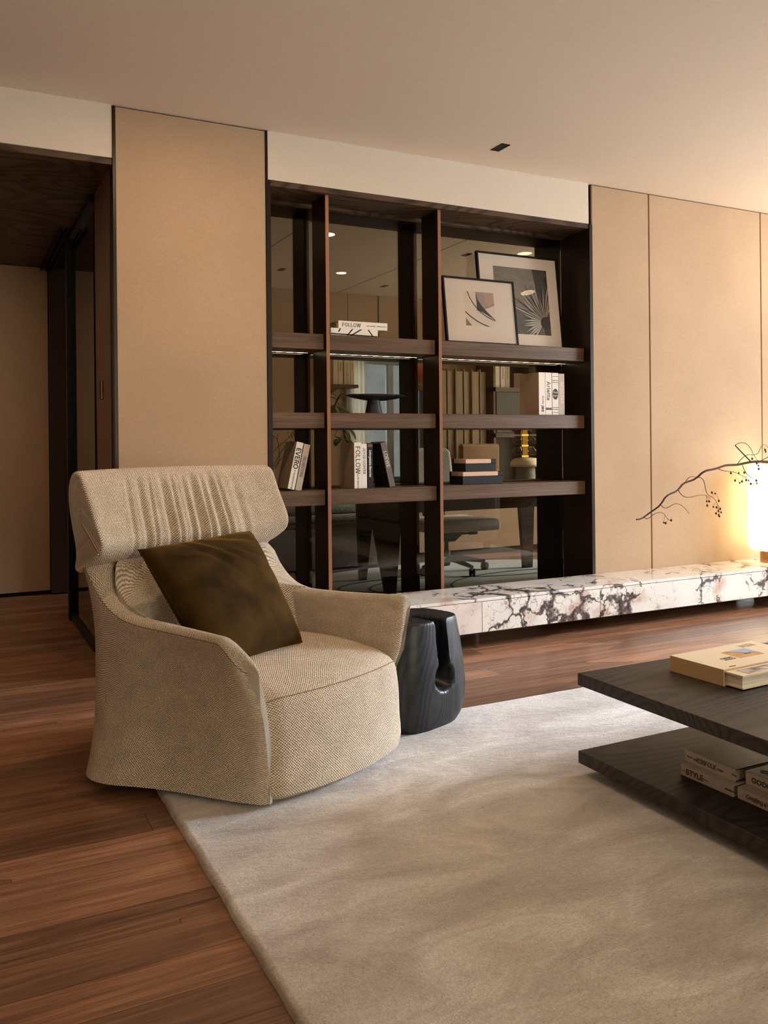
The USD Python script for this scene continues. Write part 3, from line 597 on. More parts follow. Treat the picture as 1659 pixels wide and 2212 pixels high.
br = thing('berry_branch', 'bare arching branch with dark berries reaching over the marble bench', 'branch', (5.72, 4.0, .64))
BP = [(1375, 1122), (1391, 1117), (1409, 1104), (1427, 1090), (1436, 1076), (1465, 1058), (1476, 1045), (1504, 1033), (1516, 1022), (1540, 1014), (1570, 1005), (1592, 1004), (1622, 998), (1659, 998), (1720, 1006), (1790, 1030)]
pts = [atY(px, py, 3.93 + .015 * math.sin(k * 1.3)) for k, (px, py) in enumerate(BP)] + [np.array([5.68, 3.99, .75]), np.array([5.715, 4.0, .64])]
sp = smooth_path(pts, 4); obj('stem', tube(sp, np.linspace(.0045, .011, len(sp)), 8), BARK, br, 50)
TW = [[(1391, 1117), (1400, 1120), (1411, 1112), (1435, 1111), (1441, 1120), (1452, 1122)], [(1427, 1090), (1445, 1095), (1460, 1088), (1475, 1094), (1489, 1110)], [(1465, 1058), (1491, 1074), (1505, 1071), (1524, 1070), (1535, 1078)],
      [(1506, 1031), (1522, 1045), (1528, 1067), (1540, 1075), (1551, 1093), (1554, 1108)], [(1552, 1013), (1572, 1018), (1586, 1020), (1604, 1028), (1620, 1032)], [(1604, 1005), (1612, 1022), (1622, 1031), (1640, 1040), (1659, 1050)],
      [(1622, 997), (1606, 981), (1588, 962)], [(1588, 962), (1598, 957), (1614, 960), (1628, 982), (1641, 998)], [(1592, 1004), (1600, 993), (1618, 982), (1636, 980), (1645, 964), (1660, 968)], [(1634, 998), (1650, 992), (1672, 980), (1700, 975)], [(1480, 1043), (1488, 1032), (1506, 1033)]]
for k, tw in enumerate(TW):
    q = smooth_path([atY(px, py, 3.925 + .02 * math.sin(k + i * .4)) for i, (px, py) in enumerate(tw)], 4)
    obj('twig', tube(q, np.linspace(.0042 if k == 6 else .0024, .0034 if k == 6 else .0012, len(q)), 6), BARK, br, 50)
BER = [(1434, 1129, 1436, 1112), (1438, 1130, 1444, 1120), (1450, 1124, 1450, 1119), (1527, 1083, 1525, 1071), (1532, 1083, 1526, 1072), (1528, 1092, 1526, 1080), (1541, 1095, 1545, 1086), (1548, 1096, 1549, 1090), (1556, 1099, 1552, 1092), (1552, 1104, 1551, 1094), (1547, 1109, 1550, 1099), (1553, 1113, 1552, 1102),
       (1558, 1107, 1554, 1100), (1554, 1115, 1553, 1108), (1538, 1064, 1541, 1073), (1545, 1066, 1550, 1068), (1553, 1082, 1548, 1069), (1579, 1022, 1577, 1019), (1596, 1022, 1597, 1014), (1608, 1021, 1600, 1014), (1588, 1038, 1590, 1030), (1598, 1043, 1592, 1032), (1603, 1040, 1605, 1030), (1612, 1037, 1608, 1029), (1617, 1038, 1611, 1029), (1622, 1045, 1619, 1033), (1634, 1038, 1634, 1033), (1635, 1044, 1632, 1036),
       (1625, 991, 1624, 980), (1635, 1001, 1636, 996), (1638, 1006, 1640, 998), (1639, 1013, 1640, 1000), (1653, 972, 1652, 965), (1654, 976, 1650, 968)]
for k, (a, b, c, d) in enumerate(BER):
    p, q = atY(a, b, 3.925), atY(c, d, 3.925); s = m3.Manifold.sphere(.0068 if k % 3 else .0055, 12).scale((1, 1, 1.25)).translate(tuple(p))
    e = obj('berry', s, BERRY, br, True); obj('stalk', tube([p, (p + q) / 2 + [.002, 0, 0], q], .0009, 5), BARK, e)

# ------------------------------------------------------------------ rug
ru = thing('rug', 'large taupe hand-tufted rug under the armchair and coffee table', 'rug', (2.6, 1.2, 0))
def rug_mesh(x0, x1, y0, y1, h, step=.03, amp=.0035, seed=1):
    nx, ny = int((x1 - x0) / step), int((y1 - y0) / step); X = np.linspace(x0, x1, nx + 1); Y = np.linspace(y0, y1, ny + 1)
    fx = np.r_[x0, x0 + .003, x0 + .008, x0 + .016, X[1:-1], x1 - .016, x1 - .008, x1 - .003, x1]; fy = np.r_[y0, y0 + .003, y0 + .008, y0 + .016, Y[1:-1], y1 - .016, y1 - .008, y1 - .003, y1]
    gx, gy = np.meshgrid(fx, fy, indexing='ij'); d = np.minimum(np.minimum(gx - x0, x1 - gx), np.minimum(gy - y0, y1 - gy)); z = h * np.sqrt(np.clip(1 - (1 - np.clip(d / .016, 0, 1)) ** 2, 0, 1))
    P3 = np.stack([gx, gy, gx * 0], -1); z = z + amp * (meshkit.fbm(P3 * [9, 16, 1], 3, seed) - .5) * np.clip(d / .03, 0, 1) + .0008
    wob = (meshkit.noise(P3 * 14, seed + 5) - .5) * .004 * np.clip(1 - d / .05, 0, 1); gx = gx + wob; gy = gy + wob
    V = np.stack([gx, gy, z], -1).reshape(-1, 3); m = len(fy); i, j = np.meshgrid(np.arange(len(fx) - 1), np.arange(m - 1), indexing='ij'); a = (i * m + j).ravel()
    return V, np.vstack([np.stack([a, a + m, a + m + 1], 1), np.stack([a, a + m + 1, a + 1], 1)])
obj('pile', rug_mesh(.573, 5.2, -.8, 3.0, .018, .02, .0022), RUG, ru, True); obj('backing', bx(.58, 5.19, -.79, 2.99, .0003, .004), GAP, ru)

# ------------------------------------------------------------------ coffee table and its books
ct = thing('coffee_table', 'low square black oak coffee table with two thick overhanging slabs', 'coffee table', (2.55, 1.5, .018))
obj('table_top', bx(1.818, 3.35, .68, 2.21, .31, .35, .0025, 2), BLACKOAK, ct, 30); obj('lower_shelf', bx(1.818, 3.35, .68, 2.21, .056, .096, .0025, 2), BLACKOAK, ct, 30)
obj('core', bx(2.38, 2.8, 1.2, 1.68, .096, .31), BLACKOAK, ct); obj('plinth', bx(2.0, 3.17, .86, 2.03, .018, .056), BLACK, ct)

# boxed book on top: a card slipcase with the book half drawn out
z0 = .35
bk = thing('slipcase_book', 'thick photography book half drawn out of its sand-coloured slipcase on the coffee table top', 'book', (2.4, 2.0, z0))
A, Bc, Cc = np.array([2.107, 2.084]), np.array([2.116, 1.872]), None
ang = -2.4; Q = TR(2.108, 1.872, z0) @ ROT(2.2, (0, 0, 1)); SW, SD, SH = .40, .212, .05
obj('slipcase', tf(cat([bx(0, .004, 0, SD, 0, SH), bx(.004, SW, 0, SD, 0, .004), bx(.004, SW, 0, SD, SH - .004, SH), bx(.004, SW, SD - .004, SD, .004, SH - .004)]), Q), KRAFT, bk)
obj('slipcase_top', tf(bx(.0005, SW, .0005, SD - .0005, SH, SH + .0008), Q), CREAM, bk)
obj('book_pages', tf(bx(.012, SW - .02, -.058, SD - .03, .0095, SH - .0095), Q), PAGE, bk)
obj('book_cover', tf(cat([bx(.006, SW - .006, -.065, SD - .02, .0045, .0095), bx(.006, SW - .006, -.065, SD - .02, SH - .0095, SH - .0045), bx(SW - .012, SW - .006, -.065, SD - .02, .0095, SH - .0095)]), Q), CREAM, bk)
def onTop(poly, m, z, nm):
    q = trimesh.creation.extrude_polygon(poly, .0004, engine='earcut'); obj(nm, tf(q, Q @ TR(0, 0, z)), m, bk)
onTop(sg.box(.04, -.058, .34, -.012), noisy('cover_photo', lin(70, 60, 54), lin(214, 204, 196), (1, 3, 1), 22, .5, detail=5), SH - .0045, 'cover_photograph')
onTop(sg.box(.168, .07, .285, .15), noisy('dune', lin(176, 126, 66), lin(206, 160, 98), (1, 2, 1), 20, .6), SH + .0008, 'picture'); onTop(sg.Polygon([(.19, .15), (.285, .15), (.285, .085), (.262, .112), (.24, .1), (.225, .125)]), plain('picture_sky', lin(150, 176, 204), .6), SH + .0013, 'picture_sky')
onTop(sg.box(.222, .096, .25, .103), plain('picture_palms', lin(84, 60, 40), .6), SH + .0016, 'picture_trees')
for s, x, y, hh, ms in (('EUROPE', .098, .087, .0105, INK), ('AFRICA', .098, .072, .0105, INK), ('PHOTO', .045, .012, .006, INK), ('TRAVELS', .29, .175, .012, KRAFT), ('IN LIGHT', .29, .16, .012, KRAFT)): obj('lettering', tf(lettering(s, hh, False, False, 1.), Q @ TR(x, y, SH + .0008)), ms, bk)

def side_book(label, x, y, z, deg, w, h, d, cover, spine, texts, **k): return book(label, TR(x, y, z) @ ROT(deg, (0, 0, 1)) @ TR(h, 0, 0) @ LIE, w, h, d, cover, spine, texts, **k)
zl = .0962
side_book('white paperback lettered style on the lower slab of the coffee table, under the kinfolk book', 1.957, 1.903, zl, -89.5, .033, .19, .16, WHITE, GREIGE, [('—', .012, .006, .016, False, False, INK, 1., False), ('STYLE', .0155, .02, .017, False, True, INK, 1., False), ('—', .014, .085, .016, False, False, INK, 1., False), ('AMERICAN', .0048, .165, .016, False, False, INK, 1., False)])
DCOV = noisy('dark_photo', lin(40, 34, 31), lin(96, 82, 72), nscale=9, rough=.35, lo=.4, hi=.55)
kb = side_book('grey kinfolk home book with a dark photographic cover, on top of the style book', 1.985, 1.914, zl + .0335, -90.5, .036, .19, .165, DCOV, GREIGE, [('THE', .0055, .034, .016, True, False, INK, 1., False), ('KINFOLK', .0135, .048, .018, True, False, INK, .9, False), ('HOME', .0055, .125, .016, True, False, INK, 1., False), ('Ouur', .006, .178, .02, False, False, INK, 1., False), ('WILLIAMS', .003, .01, .018, False, False, INK, 1., False)])
gb = side_book('grey book lettered goddess on top of the book about creating a beautiful home', 2.0, 1.703, zl + .0335, -90, .038, .21, .17, DCOV, GREIGE, [('GODDESS', .0135, .02, .019, False, True, INK, 1.25, False)])
for s, hh, x, y in (('GODDESS', .018, .03, .03),):
    m = lettering(s, hh, False, True, 1.2); m.apply_transform(TR(2.0 + y, 1.703 - .02, zl + .0716) @ ROT(-90, (0, 0, 1))); obj('lettering', m, plain('faint_ink', lin(150, 132, 118), .6), gb)
side_book('white book lettered creating a beautiful home at the right end of the lower slab', 1.966, 1.702, zl, -90, .033, .24, .19, WHITE, GREIGE, [('Creating a Beautiful Home', .0125, .03, .0165, False, False, INK, .8, False)])

# ------------------------------------------------------------------ black U-shaped side table
stl = thing('side_table', 'black ash side table with a rounded slot cut between two lobes, beside the armchair', 'side table', (1.655, 2.93, 0))
def stadium(hl, hd, z, n=18):
    a = np.linspace(0, 2 * np.pi, 4 * n, endpoint=False); e = .62
    return np.stack([hl * np.sign(np.cos(a)) * abs(np.cos(a)) ** e, hd * np.sign(np.sin(a)) * abs(np.sin(a)) ** e, np.full(len(a), z)], 1)
lev = [(.132, .1, 0), (.15, .118, .012), (.172, .138, .05), (.186, .15, .11), (.188, .152, .17), (.178, .146, .27), (.163, .137, .36), (.15, .13, .42), (.146, .127, .43)]
bodym, _ = loft([stadium(*l) for l in lev]); bt = trimesh.Trimesh(*bodym, process=True); bt.merge_vertices(); bt.fix_normals()
man = m3.Manifold(m3.Mesh(np.array(bt.vertices, np.float32), np.array(bt.faces, np.uint32)))
slot = m3.Manifold.batch_hull([m3.Manifold.sphere(r, 40).translate((x, y, z)) for r, x, y, z in ((.03, .004, .02, .235), (.034, .004, -.4, .2), (.03, .004, .02, .6), (.034, .004, -.4, .6))])
flare = m3.Manifold.batch_hull([m3.Manifold.sphere(r, 40).translate((.004, y, .215)) for r, y in ((.012, -.02), (.07, -.21))])
man = (man - slot - flare).refine_to_length(.012)
tm = man_tm(man); trimesh.smoothing.filter_taubin(tm, iterations=8)
tm.apply_transform(TR(1.612, 2.94, .0) @ ROT(20, (0, 0, 1)) @ np.diag([1.08, 1, 1, 1])); tm.vertices[:, 2] = np.maximum(tm.vertices[:, 2], 0) + .001
obj('body', tm, BLACKWOOD, stl, 50)

# ------------------------------------------------------------------ armchair: flared shell, winged headrest, seat block
TH = math.radians(24.2); CU, CV, CO = np.array([math.cos(TH), math.sin(TH)]), np.array([-math.sin(TH), math.cos(TH)]), np.array([1.1141, 2.5557])
def chair_xyz(a):
    a = np.asarray(a, float); xy = CO + a[..., :1] * CU + a[..., 1:2] * CV; return np.concatenate([xy, a[..., 2:3]], -1)


def spline_closed(p, n):
    p = np.vstack([p, p[:1]]); t = np.r_[0, np.cumsum(np.linalg.norm(np.diff(p, axis=0), axis=1))]
    return CubicSpline(t, p, bc_type='periodic')(np.linspace(0, t[-1], n, endpoint=False))


ac = thing('armchair', 'wide beige woven armchair with pleated winged headrest standing half on the rug', 'armchair', (*(CO + .45 * CV), .0))
PL = {.035: [(-.323, -.005), (-.39, .18), (-.475, .42), (-.532, .57), (-.518, .64), (-.46, .71), (-.37, .785), (-.2, .86), (0, .89)],
      .16: [(-.330, -.005), (-.378, .18), (-.433, .42), (-.472, .575), (-.462, .67), (-.415, .745), (-.34, .805), (-.19, .86), (0, .88)],
      .32: [(-.351, -.005), (-.38, .18), (-.408, .42), (-.43, .585), (-.43, .69), (-.40, .765), (-.33, .815), (-.19, .86), (0, .875)],
      .45: [(-.385, -.005), (-.392, .18), (-.405, .42), (-.425, .585), (-.428, .69), (-.40, .765), (-.33, .82), (-.19, .86), (0, .875)],
      .53: [(-.412, 0), (-.408, .18), (-.41, .42), (-.425, .59), (-.43, .70), (-.40, .775), (-.33, .825), (-.19, .865), (0, .875)],
      .76: [(-.425, .02), (-.42, .2), (-.42, .42), (-.435, .62), (-.45, .75), (-.43, .83), (-.36, .885), (-.2, .925), (0, .94)]}
NT = 140; tt = np.linspace(0, 1, NT); tt = .5 - .5 * np.cos(np.pi * np.clip(tt, 0, 1)) * (1) if False else tt
zs_ = np.array(sorted(PL)); full = []
kt = None
for z in zs_:
    h = np.array(PL[z]); w = np.vstack([h, (h[:-1] * [-1, 1])[::-1]])
    if kt is None: kt = np.r_[0, np.cumsum(np.linalg.norm(np.diff(w, axis=0), axis=1))]; kt /= kt[-1]
    full.append(CubicSpline(kt, w)(tt))
full = PchipInterpolator(zs_, np.array(full), axis=0)                 # z -> (NT, 2)
def at(z, i): return full(min(max(z, .035), .76))[i]
mid = full(.45); arc = np.r_[0, np.cumsum(np.linalg.norm(np.diff(mid, axis=0), axis=1))]
rim_q = PchipInterpolator([-.2, .12, .45, .56, .62, .68, .72, .75, 1.2], [.532, .532, .536, .548, .572, .625, .695, .705, .705])
def drop(i): return (.085 * max(0, 1 - arc[i] / .12) ** 2 if i < NT // 2 else .012 * max(0, 1 - (arc[-1] - arc[i]) / .03) ** 2 - .026 * max(0, 1 - (arc[-1] - arc[i]) / .5))
cols = []
for i in range(NT):
    q = mid[i, 1]; dend = min(arc[i], arc[-1] - arc[i])
    near = min(dend / .03, 1); full_t = .048 + .03 * min(dend / .5, 1); thick = full_t * (.4 + .6 * math.sqrt(max(1 - (1 - near) ** 2, .0)))
    j0, j1 = max(i - 1, 0), min(i + 1, NT - 1); tg = mid[j1] - mid[j0]; nin = np.array([tg[1], -tg[0]]); nin /= np.linalg.norm(nin)
    if nin @ (np.array([0, .35]) - mid[i]) < 0: nin = -nin
    back = min(max(0., (q - .62) / .2), 1.); tb = thick + .075 * back; rr = .026; rim = float(rim_q(q)) - drop(i); top = rim - rr; off = (full_t - thick) / 2
    def place(z, inn):
        p = at(z, i) + nin * (inn + off); sh = .085 * min(max((z - .28) / .25, 0), 1) ** 1.5 * math.exp(-(dend / .07) ** 1.5) * (1 - min(inn / thick, 1)) * (i < NT // 2) + .055 * min(max((.36 - z) / .12, 0), 1) * math.exp(-(dend / .1) ** 1.5) * (i > NT // 2); return [p[0], p[1] + sh, z]
    sec = [place(z, 0) for z in np.linspace(.035, top, 14)]
    sec += [place(top + rr * math.sin(a), thick * (1 - math.cos(a)) / 2 * (1 + back * .6)) for a in np.linspace(0, math.pi, 11)[1:-1]]
    sec += [place(z, thick + (tb - thick) * min(1, (rim - z) / .12)) for z in np.linspace(top, .2, 8)]
    sec += [place(z, thick * k) for z, k in ((.12, .9), (.06, .8), (.035, .5))]
    cols.append(sec)
(V, F), uv = loft(chair_xyz(cols), u=arc)
obj('shell', (V, F), CHAIRCLOTH, ac, True, uv)

# seam where the arm's outer cloth meets its rolled rim
shell_cols = chair_xyz(np.array(cols))
for side in (0, 1):
    idx = [i for i in range(NT) if .0 <= (arc[i] if side == 0 else arc[-1] - arc[i]) < .8]
    obj('arm_seam', tube(np.array([shell_cols[i][14] for i in idx]), .0012, 6), SEAM, ac, True)

# seat block: a draped section in depth and height, swept across the width with rounded sides
SECT = [(.0, .05), (-.004, .12), (.0, .22), (.008, .30), (.02, .338), (.05, .358), (.11, .372), (.22, .385), (.38, .388), (.55, .375), (.66, .34), (.68, .2), (.66, .06), (.55, .036), (.3, .034), (.05, .034), (.012, .037)]
SECT = spline_closed(np.array(SECT), 72); cols = []; ps = np.r_[np.linspace(-.338, -.25, 22)[:-1], np.linspace(-.25, .262, 40), np.linspace(.262, .36, 22)[1:]]
cen = np.array([.33, .2])
for p in ps:
    e = max(0, (-.25 - p) / .088, (p - .262) / .098); k = math.sqrt(max(1 - e * e, .004)); ins = (1 - k) * .055
    s = SECT.copy(); d = s - cen; L = np.abs(d); s[:, 0] -= np.sign(d[:, 0]) * ins * np.clip(L[:, 0] / .2, 0, 1); s[:, 1] -= np.sign(d[:, 1]) * ins * np.clip(L[:, 1] / .12, 0, 1)
    s[:, 0] -= .07 * max(0, 1 - ((p - .01) / (.335 if p < .01 else .345)) ** 2) * np.clip((.25 - s[:, 0]) / .25, 0, 1)
    s[:, 1] += .012 * (1 - (p / .36) ** 2) * np.clip((s[:, 1] - .3) / .06, 0, 1)
    cols.append(np.column_stack([np.full(len(s), p), s]))
(V, F), uv = loft(chair_xyz(cols), u=ps)
obj('seat', (V, F), CHAIRCLOTH, ac, True, uv)
i0 = int(np.argmin(np.abs(SECT[:, 1] - .345) + (SECT[:, 0] > .1) * 9)); seam = chair_xyz(np.array([c[i0] for c in cols[2:-2]]))
obj('seat_seam', tube(seam, .0013, 6), SEAM, ac, True)

# headrest: bulged wing section swept across, gathered into pleats in front
HS = [(.728, .735), (.722, .756), (.733, .81), (.758, .87), (.782, .93), (.806, .985), (.822, 1.012), (.842, 1.025), (.88, 1.022), (.908, .985), (.918, .92), (.912, .84), (.898, .76), (.878, .70), (.855, .668), (.825, .674), (.79, .69), (.75, .714)]
HS = spline_closed(np.array(HS), 110); cols = []; hc = np.array([.83, .87])
ss = np.r_[np.linspace(-1, -.95, 12)[:-1], np.linspace(-.95, .95, 190), np.linspace(.95, 1, 12)[1:]]
PLEATS = [(-.60, .020, .45, .3), (-.47, .026, .8, .2), (-.37, .014, .5, .25), (-.22, .03, 1.0, .12), (-.12, .016, .6, .1), (.0, .02, .5, .1), (.10, .034, 1.1, .05), (.20, .018, .6, .0), (.30, .028, .9, -.08), (.39, .02, .6, -.1), (.55, .03, .35, -.1)]
for s in ss:
    e = max(0, (abs(s) - .95) / .05); k = math.sqrt(max(1 - e * e, .01)); q = HS.copy(); d = q - hc; q = hc + d; q -= np.sign(d) * (1 - k) * .014 * np.clip(np.abs(d) / [.05, .08], 0, 1)
    up_ = np.clip((q[:, 1] - .71) / .32, 0, 1); front = np.clip((hc[0] + .02 - q[:, 0]) / .06, 0, 1) * np.clip((1.02 - q[:, 1]) / .05, 0, 1)
    q[:, 0] -= .07 * abs(s) ** 2.6 * (.75 + .25 * (1 - up_)); fr_ = np.clip((.86 - q[:, 0]) / .1, 0, 1); q[:, 1] += .035 * abs(s) ** 4 * (1 - up_) * fr_ * (s > 0); q[:, 0] += (.06 * abs(s) ** 6 * (1 - np.clip((q[:, 1] - .69) / .09, 0, 1)) ** 1.3 * fr_) * (s < 0); q[:, 1] -= .006 * s * s * up_
    dq = np.zeros(len(q))
    for c, w, a, lean in PLEATS:
        x = (s - c - lean * .35 * (up_ - .5)) / w; dq += a * (.011 * np.exp(-x * x) - .006 * np.exp(-((x - 1.9) ** 2)) - .004 * np.exp(-((x + 1.9) ** 2)))
    q[:, 0] += dq * front * (.45 + .55 * np.exp(-((up_ - .35) / .4) ** 2)) * 1.25
    hw = .436 + .016 * up_
    cols.append(np.column_stack([s * hw, q]))
(V, F), uv = loft(chair_xyz(cols), u=ss * .478)
obj('headrest', (V, F), CHAIRCLOTH, ac, True, uv)
# inner back pad between the seat and the headrest
BS = spline_closed(np.array([(.60, .33), (.612, .45), (.64, .58), (.685, .69), (.72, .733), (.78, .735), (.80, .6), (.78, .35), (.7, .3)]), 60); cols = []; ps = np.linspace(-.375, .375, 80)
for p in ps:
    e = abs(p / .36); q = BS.copy(); q[:, 0] -= .10 * e ** 5; q[:, 1] = np.minimum(q[:, 1], rim_q(q[:, 0]) + .002); cols.append(np.column_stack([np.full(len(q), p), q]))
(V, F), uv = loft(chair_xyz(cols), u=ps)
obj('back_pad', (V, F), CHAIRCLOTH, ac, True, uv)
bs = chair_xyz(np.array([[.0, .45, 0]]))[0]
obj('swivel_base', lathe([(0, .019), (.27, .019), (.275, .022), (.27, .027), (.05, .032), (.04, .06), (0, .06)], (bs[0], bs[1], 0), 40), BLACK, ac)
for p, q in ((-.47, .62), (.47, .62)):
    f_ = chair_xyz(np.array([[p, q, 0]]))[0]; obj('foot', lathe([(0, .012), (.018, .012), (.018, .05), (0, .05)], (f_[0], f_[1], 0), 16), PLASTIC, ac)

# cushion leaning in the chair
C4 = np.array([(-.33, .612, .752), (.185, .622, .772), (.12, .275, .395), (-.30, .27, .365)])   # top left, top right, bottom right, bottom left
cu = thing('cushion', 'olive brown velvet cushion leaning against the back of the armchair', 'cushion', chair_xyz(C4.mean(0)))
n = 44; a = np.linspace(-1, 1, n); X, Y = np.meshgrid(a, a, indexing='ij')
def quad(X, Y):
    u, v = (X + 1) / 2, (Y + 1) / 2
    return (C4[3][None, None] * ((1 - u) * (1 - v))[..., None] + C4[2][None, None] * (u * (1 - v))[..., None] + C4[1][None, None] * (u * v)[..., None] + C4[0][None, None] * ((1 - u) * v)[..., None])
nrm = np.cross(C4[1] - C4[3], C4[0] - C4[2]); nrm /= np.linalg.norm(nrm)
if nrm[1] > 0: nrm = -nrm
pin = .055 * (1 - Y ** 2) * np.sign(X) * np.abs(X) ** 3, .055 * (1 - X ** 2) * np.sign(Y) * np.abs(Y) ** 3
base = quad(X - pin[0], Y - pin[1]); th = (np.clip(1 - X ** 2, 0, 1) ** .5 * np.clip(1 - Y ** 2, 0, 1) ** .5) ** .75
P3 = np.stack([X * 1.6, Y * 1.6, X * 0], -1); wr = meshkit.fbm(P3 * [1.0, 1.0, 1], 3, 3) - .5
cr_ = 0
for cx, cy2, ang_, ln, wd, am in ((.05, .62, -.75, .6, .05, 1), (.28, .6, -.55, .5, .05, .8), (-.2, .55, -.9, .5, .045, .7), (.4, .8, -.3, .35, .05, .8), (-.55, .72, -.3, .3, .06, .6)):
    dx, dy = X - cx, Y - cy2; al = dx * math.cos(ang_) + dy * math.sin(ang_); pe = -dx * math.sin(ang_) + dy * math.cos(ang_); cr_ = cr_ + am * np.exp(-(pe / wd) ** 2 - (al / ln) ** 2)
tf_ = .105 * th + .03 * wr * th - .016 * cr_ * th ** .5; tb_ = .075 * th
front_, back_ = base + nrm * tf_[..., None], base - nrm * tb_[..., None]
i, j = np.meshgrid(np.arange(n - 1), np.arange(n - 1), indexing='ij'); q = (i * n + j).ravel(); Fq = np.vstack([np.stack([q, q + n, q + n + 1], 1), np.stack([q, q + n + 1, q + 1], 1)])
mesh = trimesh.Trimesh(np.vstack([front_.reshape(-1, 3), back_.reshape(-1, 3)]), np.vstack([Fq, Fq[:, ::-1] + n * n]), process=True); mesh.merge_vertices(digits_vertex=6)
mesh.vertices = chair_xyz(mesh.vertices); mesh.fix_normals(); obj('cover', mesh, VELVET, cu, True)
edge = np.vstack([base[:, 0], base[-1, 1:], base[::-1, -1][1:], base[0, ::-1][1:]]); obj('seam', tube(chair_xyz(edge), .0028, 6, False), VELVET, cu, True)

# couch out of view at right, placed to shade the near rug
sf = thing('unseen_sofa', 'grey fabric couch out of view at right, placed to shade the near rug', 'unseen_sofa', (4.5, .4, 0))
SOFA = noisy('sofa_cloth', lin(120, 112, 104), lin(140, 132, 122), nscale=200, rough=.9, bump=.3)
obj('base', bx(4.05, 5.05, -1.1, 1.7, .1, .3, .03, 2), SOFA, sf, True); obj('back', bx(4.8, 5.1, -1.1, 1.7, .3, .86, .05, 2), SOFA, sf, True)
for y0, y1 in ((-1.12, -.9), (1.48, 1.72)): obj('arm', bx(4.05, 5.05, y0, y1, .1, .62, .05, 2), SOFA, sf, True)
for y0, y1 in ((-.89, .29), (.3, 1.47)): obj('seat_cushion', bx(4.04, 4.82, y0, y1, .3, .46, .05, 2), SOFA, sf, True)
for x in (4.12, 4.98):
    for y in (-1.0, 1.6): obj('leg', bx(x - .025, x + .025, y - .025, y + .025, .019, .11), BLACK, sf)

# ------------------------------------------------------------------ recessed lights
def downlight(label, x, y, group=None, w=.054, l=.112):
    t = thing('downlight', label, 'ceiling light', (x, y, CEIL), group); zc = CEIL - .0035
    obj('frame', cat([bx(x - w / 2, x + w / 2, y - l / 2, y - l / 2 + .007, zc, CEIL), bx(x - w / 2, x + w / 2, y + l / 2 - .007, y + l / 2, zc, CEIL), bx(x - w / 2, x - w / 2 + .012, y - l / 2, y + l / 2, zc, CEIL), bx(x + w / 2 - .012, x + w / 2, y - l / 2, y + l / 2, zc, CEIL)]), BLACK, t)
    obj('plate', bx(x - w / 2 + .01, x + w / 2 - .01, y - l / 2 + .006, y + l / 2 - .006, CEIL - .0012, CEIL), GAP, t)
    for k in range(4): obj('reflector', lathe([(.0085, 0), (.0105, 0), (.0105, .0022), (.0085, .0022), (.0085, 0)], (x, y - .033 + .022 * k, CEIL - .003), 18), BRONZE, t)
    return t


downlight('dark slotted downlight in the living room ceiling before the bookcase', 2.74, 3.945)
downlight('dark downlight in the office ceiling seen through the left bay', 2.762, 7.547)
downlight('downlight in the office ceiling seen through the middle bay', 4.015, 7.9); downlight('downlight in the office ceiling seen above the small framed print', 4.01, 6.3)
for k, (x, y, p, col) in enumerate(((2.6, 3.0, 130, WARM), (3.3, 1.7, 160, WARM), (1.0, 3.3, 330, WARM), (1.3, 1.0, 40, WARM), (4.4, 3.1, 30, WARM))):
    light('DiskLight', f'unseen_spot_{k}', (x, y, CEIL - .02), (0, 0, -1), col, p, .045 if k == 1 else .06)  # unseen ceiling lamps without fittings, placed to warm pier, bookcase, table and rug
OFW = (1.0, .84, .62)
for k, (x, y, p) in enumerate(((2.76, 7.5, 34), (4.0, 7.8, 40), (5.2, 7.3, 70), (3.2, 6.0, 30))): light('DiskLight', f'office_spot_{k}', (x, y, CEIL - .02), (0, 0, -1), OFW, p, .06)  # last two unseen, without fittings, placed to brighten the office
light('DiskLight', 'unseen_corridor_lamp', (-.8, 5.6, WOODZ - .02), (0, 0, -1), WARM, 330, .06)  # lamp out of view, placed to brighten the corridor

# unseen uplighter right of the view, placed to light the ceiling there
fl = thing('unseen_floor_lamp', 'tall black uplighter out of view at right, placed to brighten the ceiling', 'floor lamp', (5.75, 3.2, 0))
obj('base', lathe([(0, .001), (.15, .001), (.15, .012), (.02, .018), (0, .018)], (5.75, 3.2, 0), 36), BLACK, fl); obj('pole', lathe([(0, .015), (.011, .015), (.011, 1.72), (0, 1.72)], (5.75, 3.2, 0), 16), BLACK, fl)
obj('bowl', lathe([(.012, 1.72), (.06, 1.73), (.15, 1.8), (.155, 1.8), (.062, 1.722), (.012, 1.71)], (5.75, 3.2, 0), 40), BLACK, fl)
light('DiskLight', 'unseen_uplight', (5.75, 3.2, 1.79), (0, 0, 1), (1.0, .80, .54), 120, .12)

# ------------------------------------------------------------------ the office behind the glass
wo = struct('wall_office', cat([bx(.9, 3.84, 8.452, 8.55, 0, CEIL), bx(4.78, 7, 8.452, 8.55, 0, CEIL), bx(3.84, 4.78, 8.452, 8.55, 0, .7), bx(3.84, 4.78, 8.452, 8.55, 2.05, CEIL)]), GAP)
for x0, x1, z0, z1 in ((.9, 2.3, .06, CEIL), (2.31, 3.835, .06, CEIL), (3.84, 4.2, 2.06, CEIL), (4.216, 4.78, 2.06, CEIL), (4.785, 5.9, .06, CEIL), (5.91, 6.99, .06, CEIL), (3.84, 4.78, .06, .69)):
    obj('fabric_panel', bx(x0, x1, 8.432, 8.452, z0, z1 - .004, .002, 1), LINEN, wo)
struct('baseboard_office', bx(.9, 7, 8.425, 8.452, 0, .06), DARKLEATHER)
struct('wall_office_left', bx(1.55, 1.62, 6.96, 8.45, 0, CEIL), LINEN)
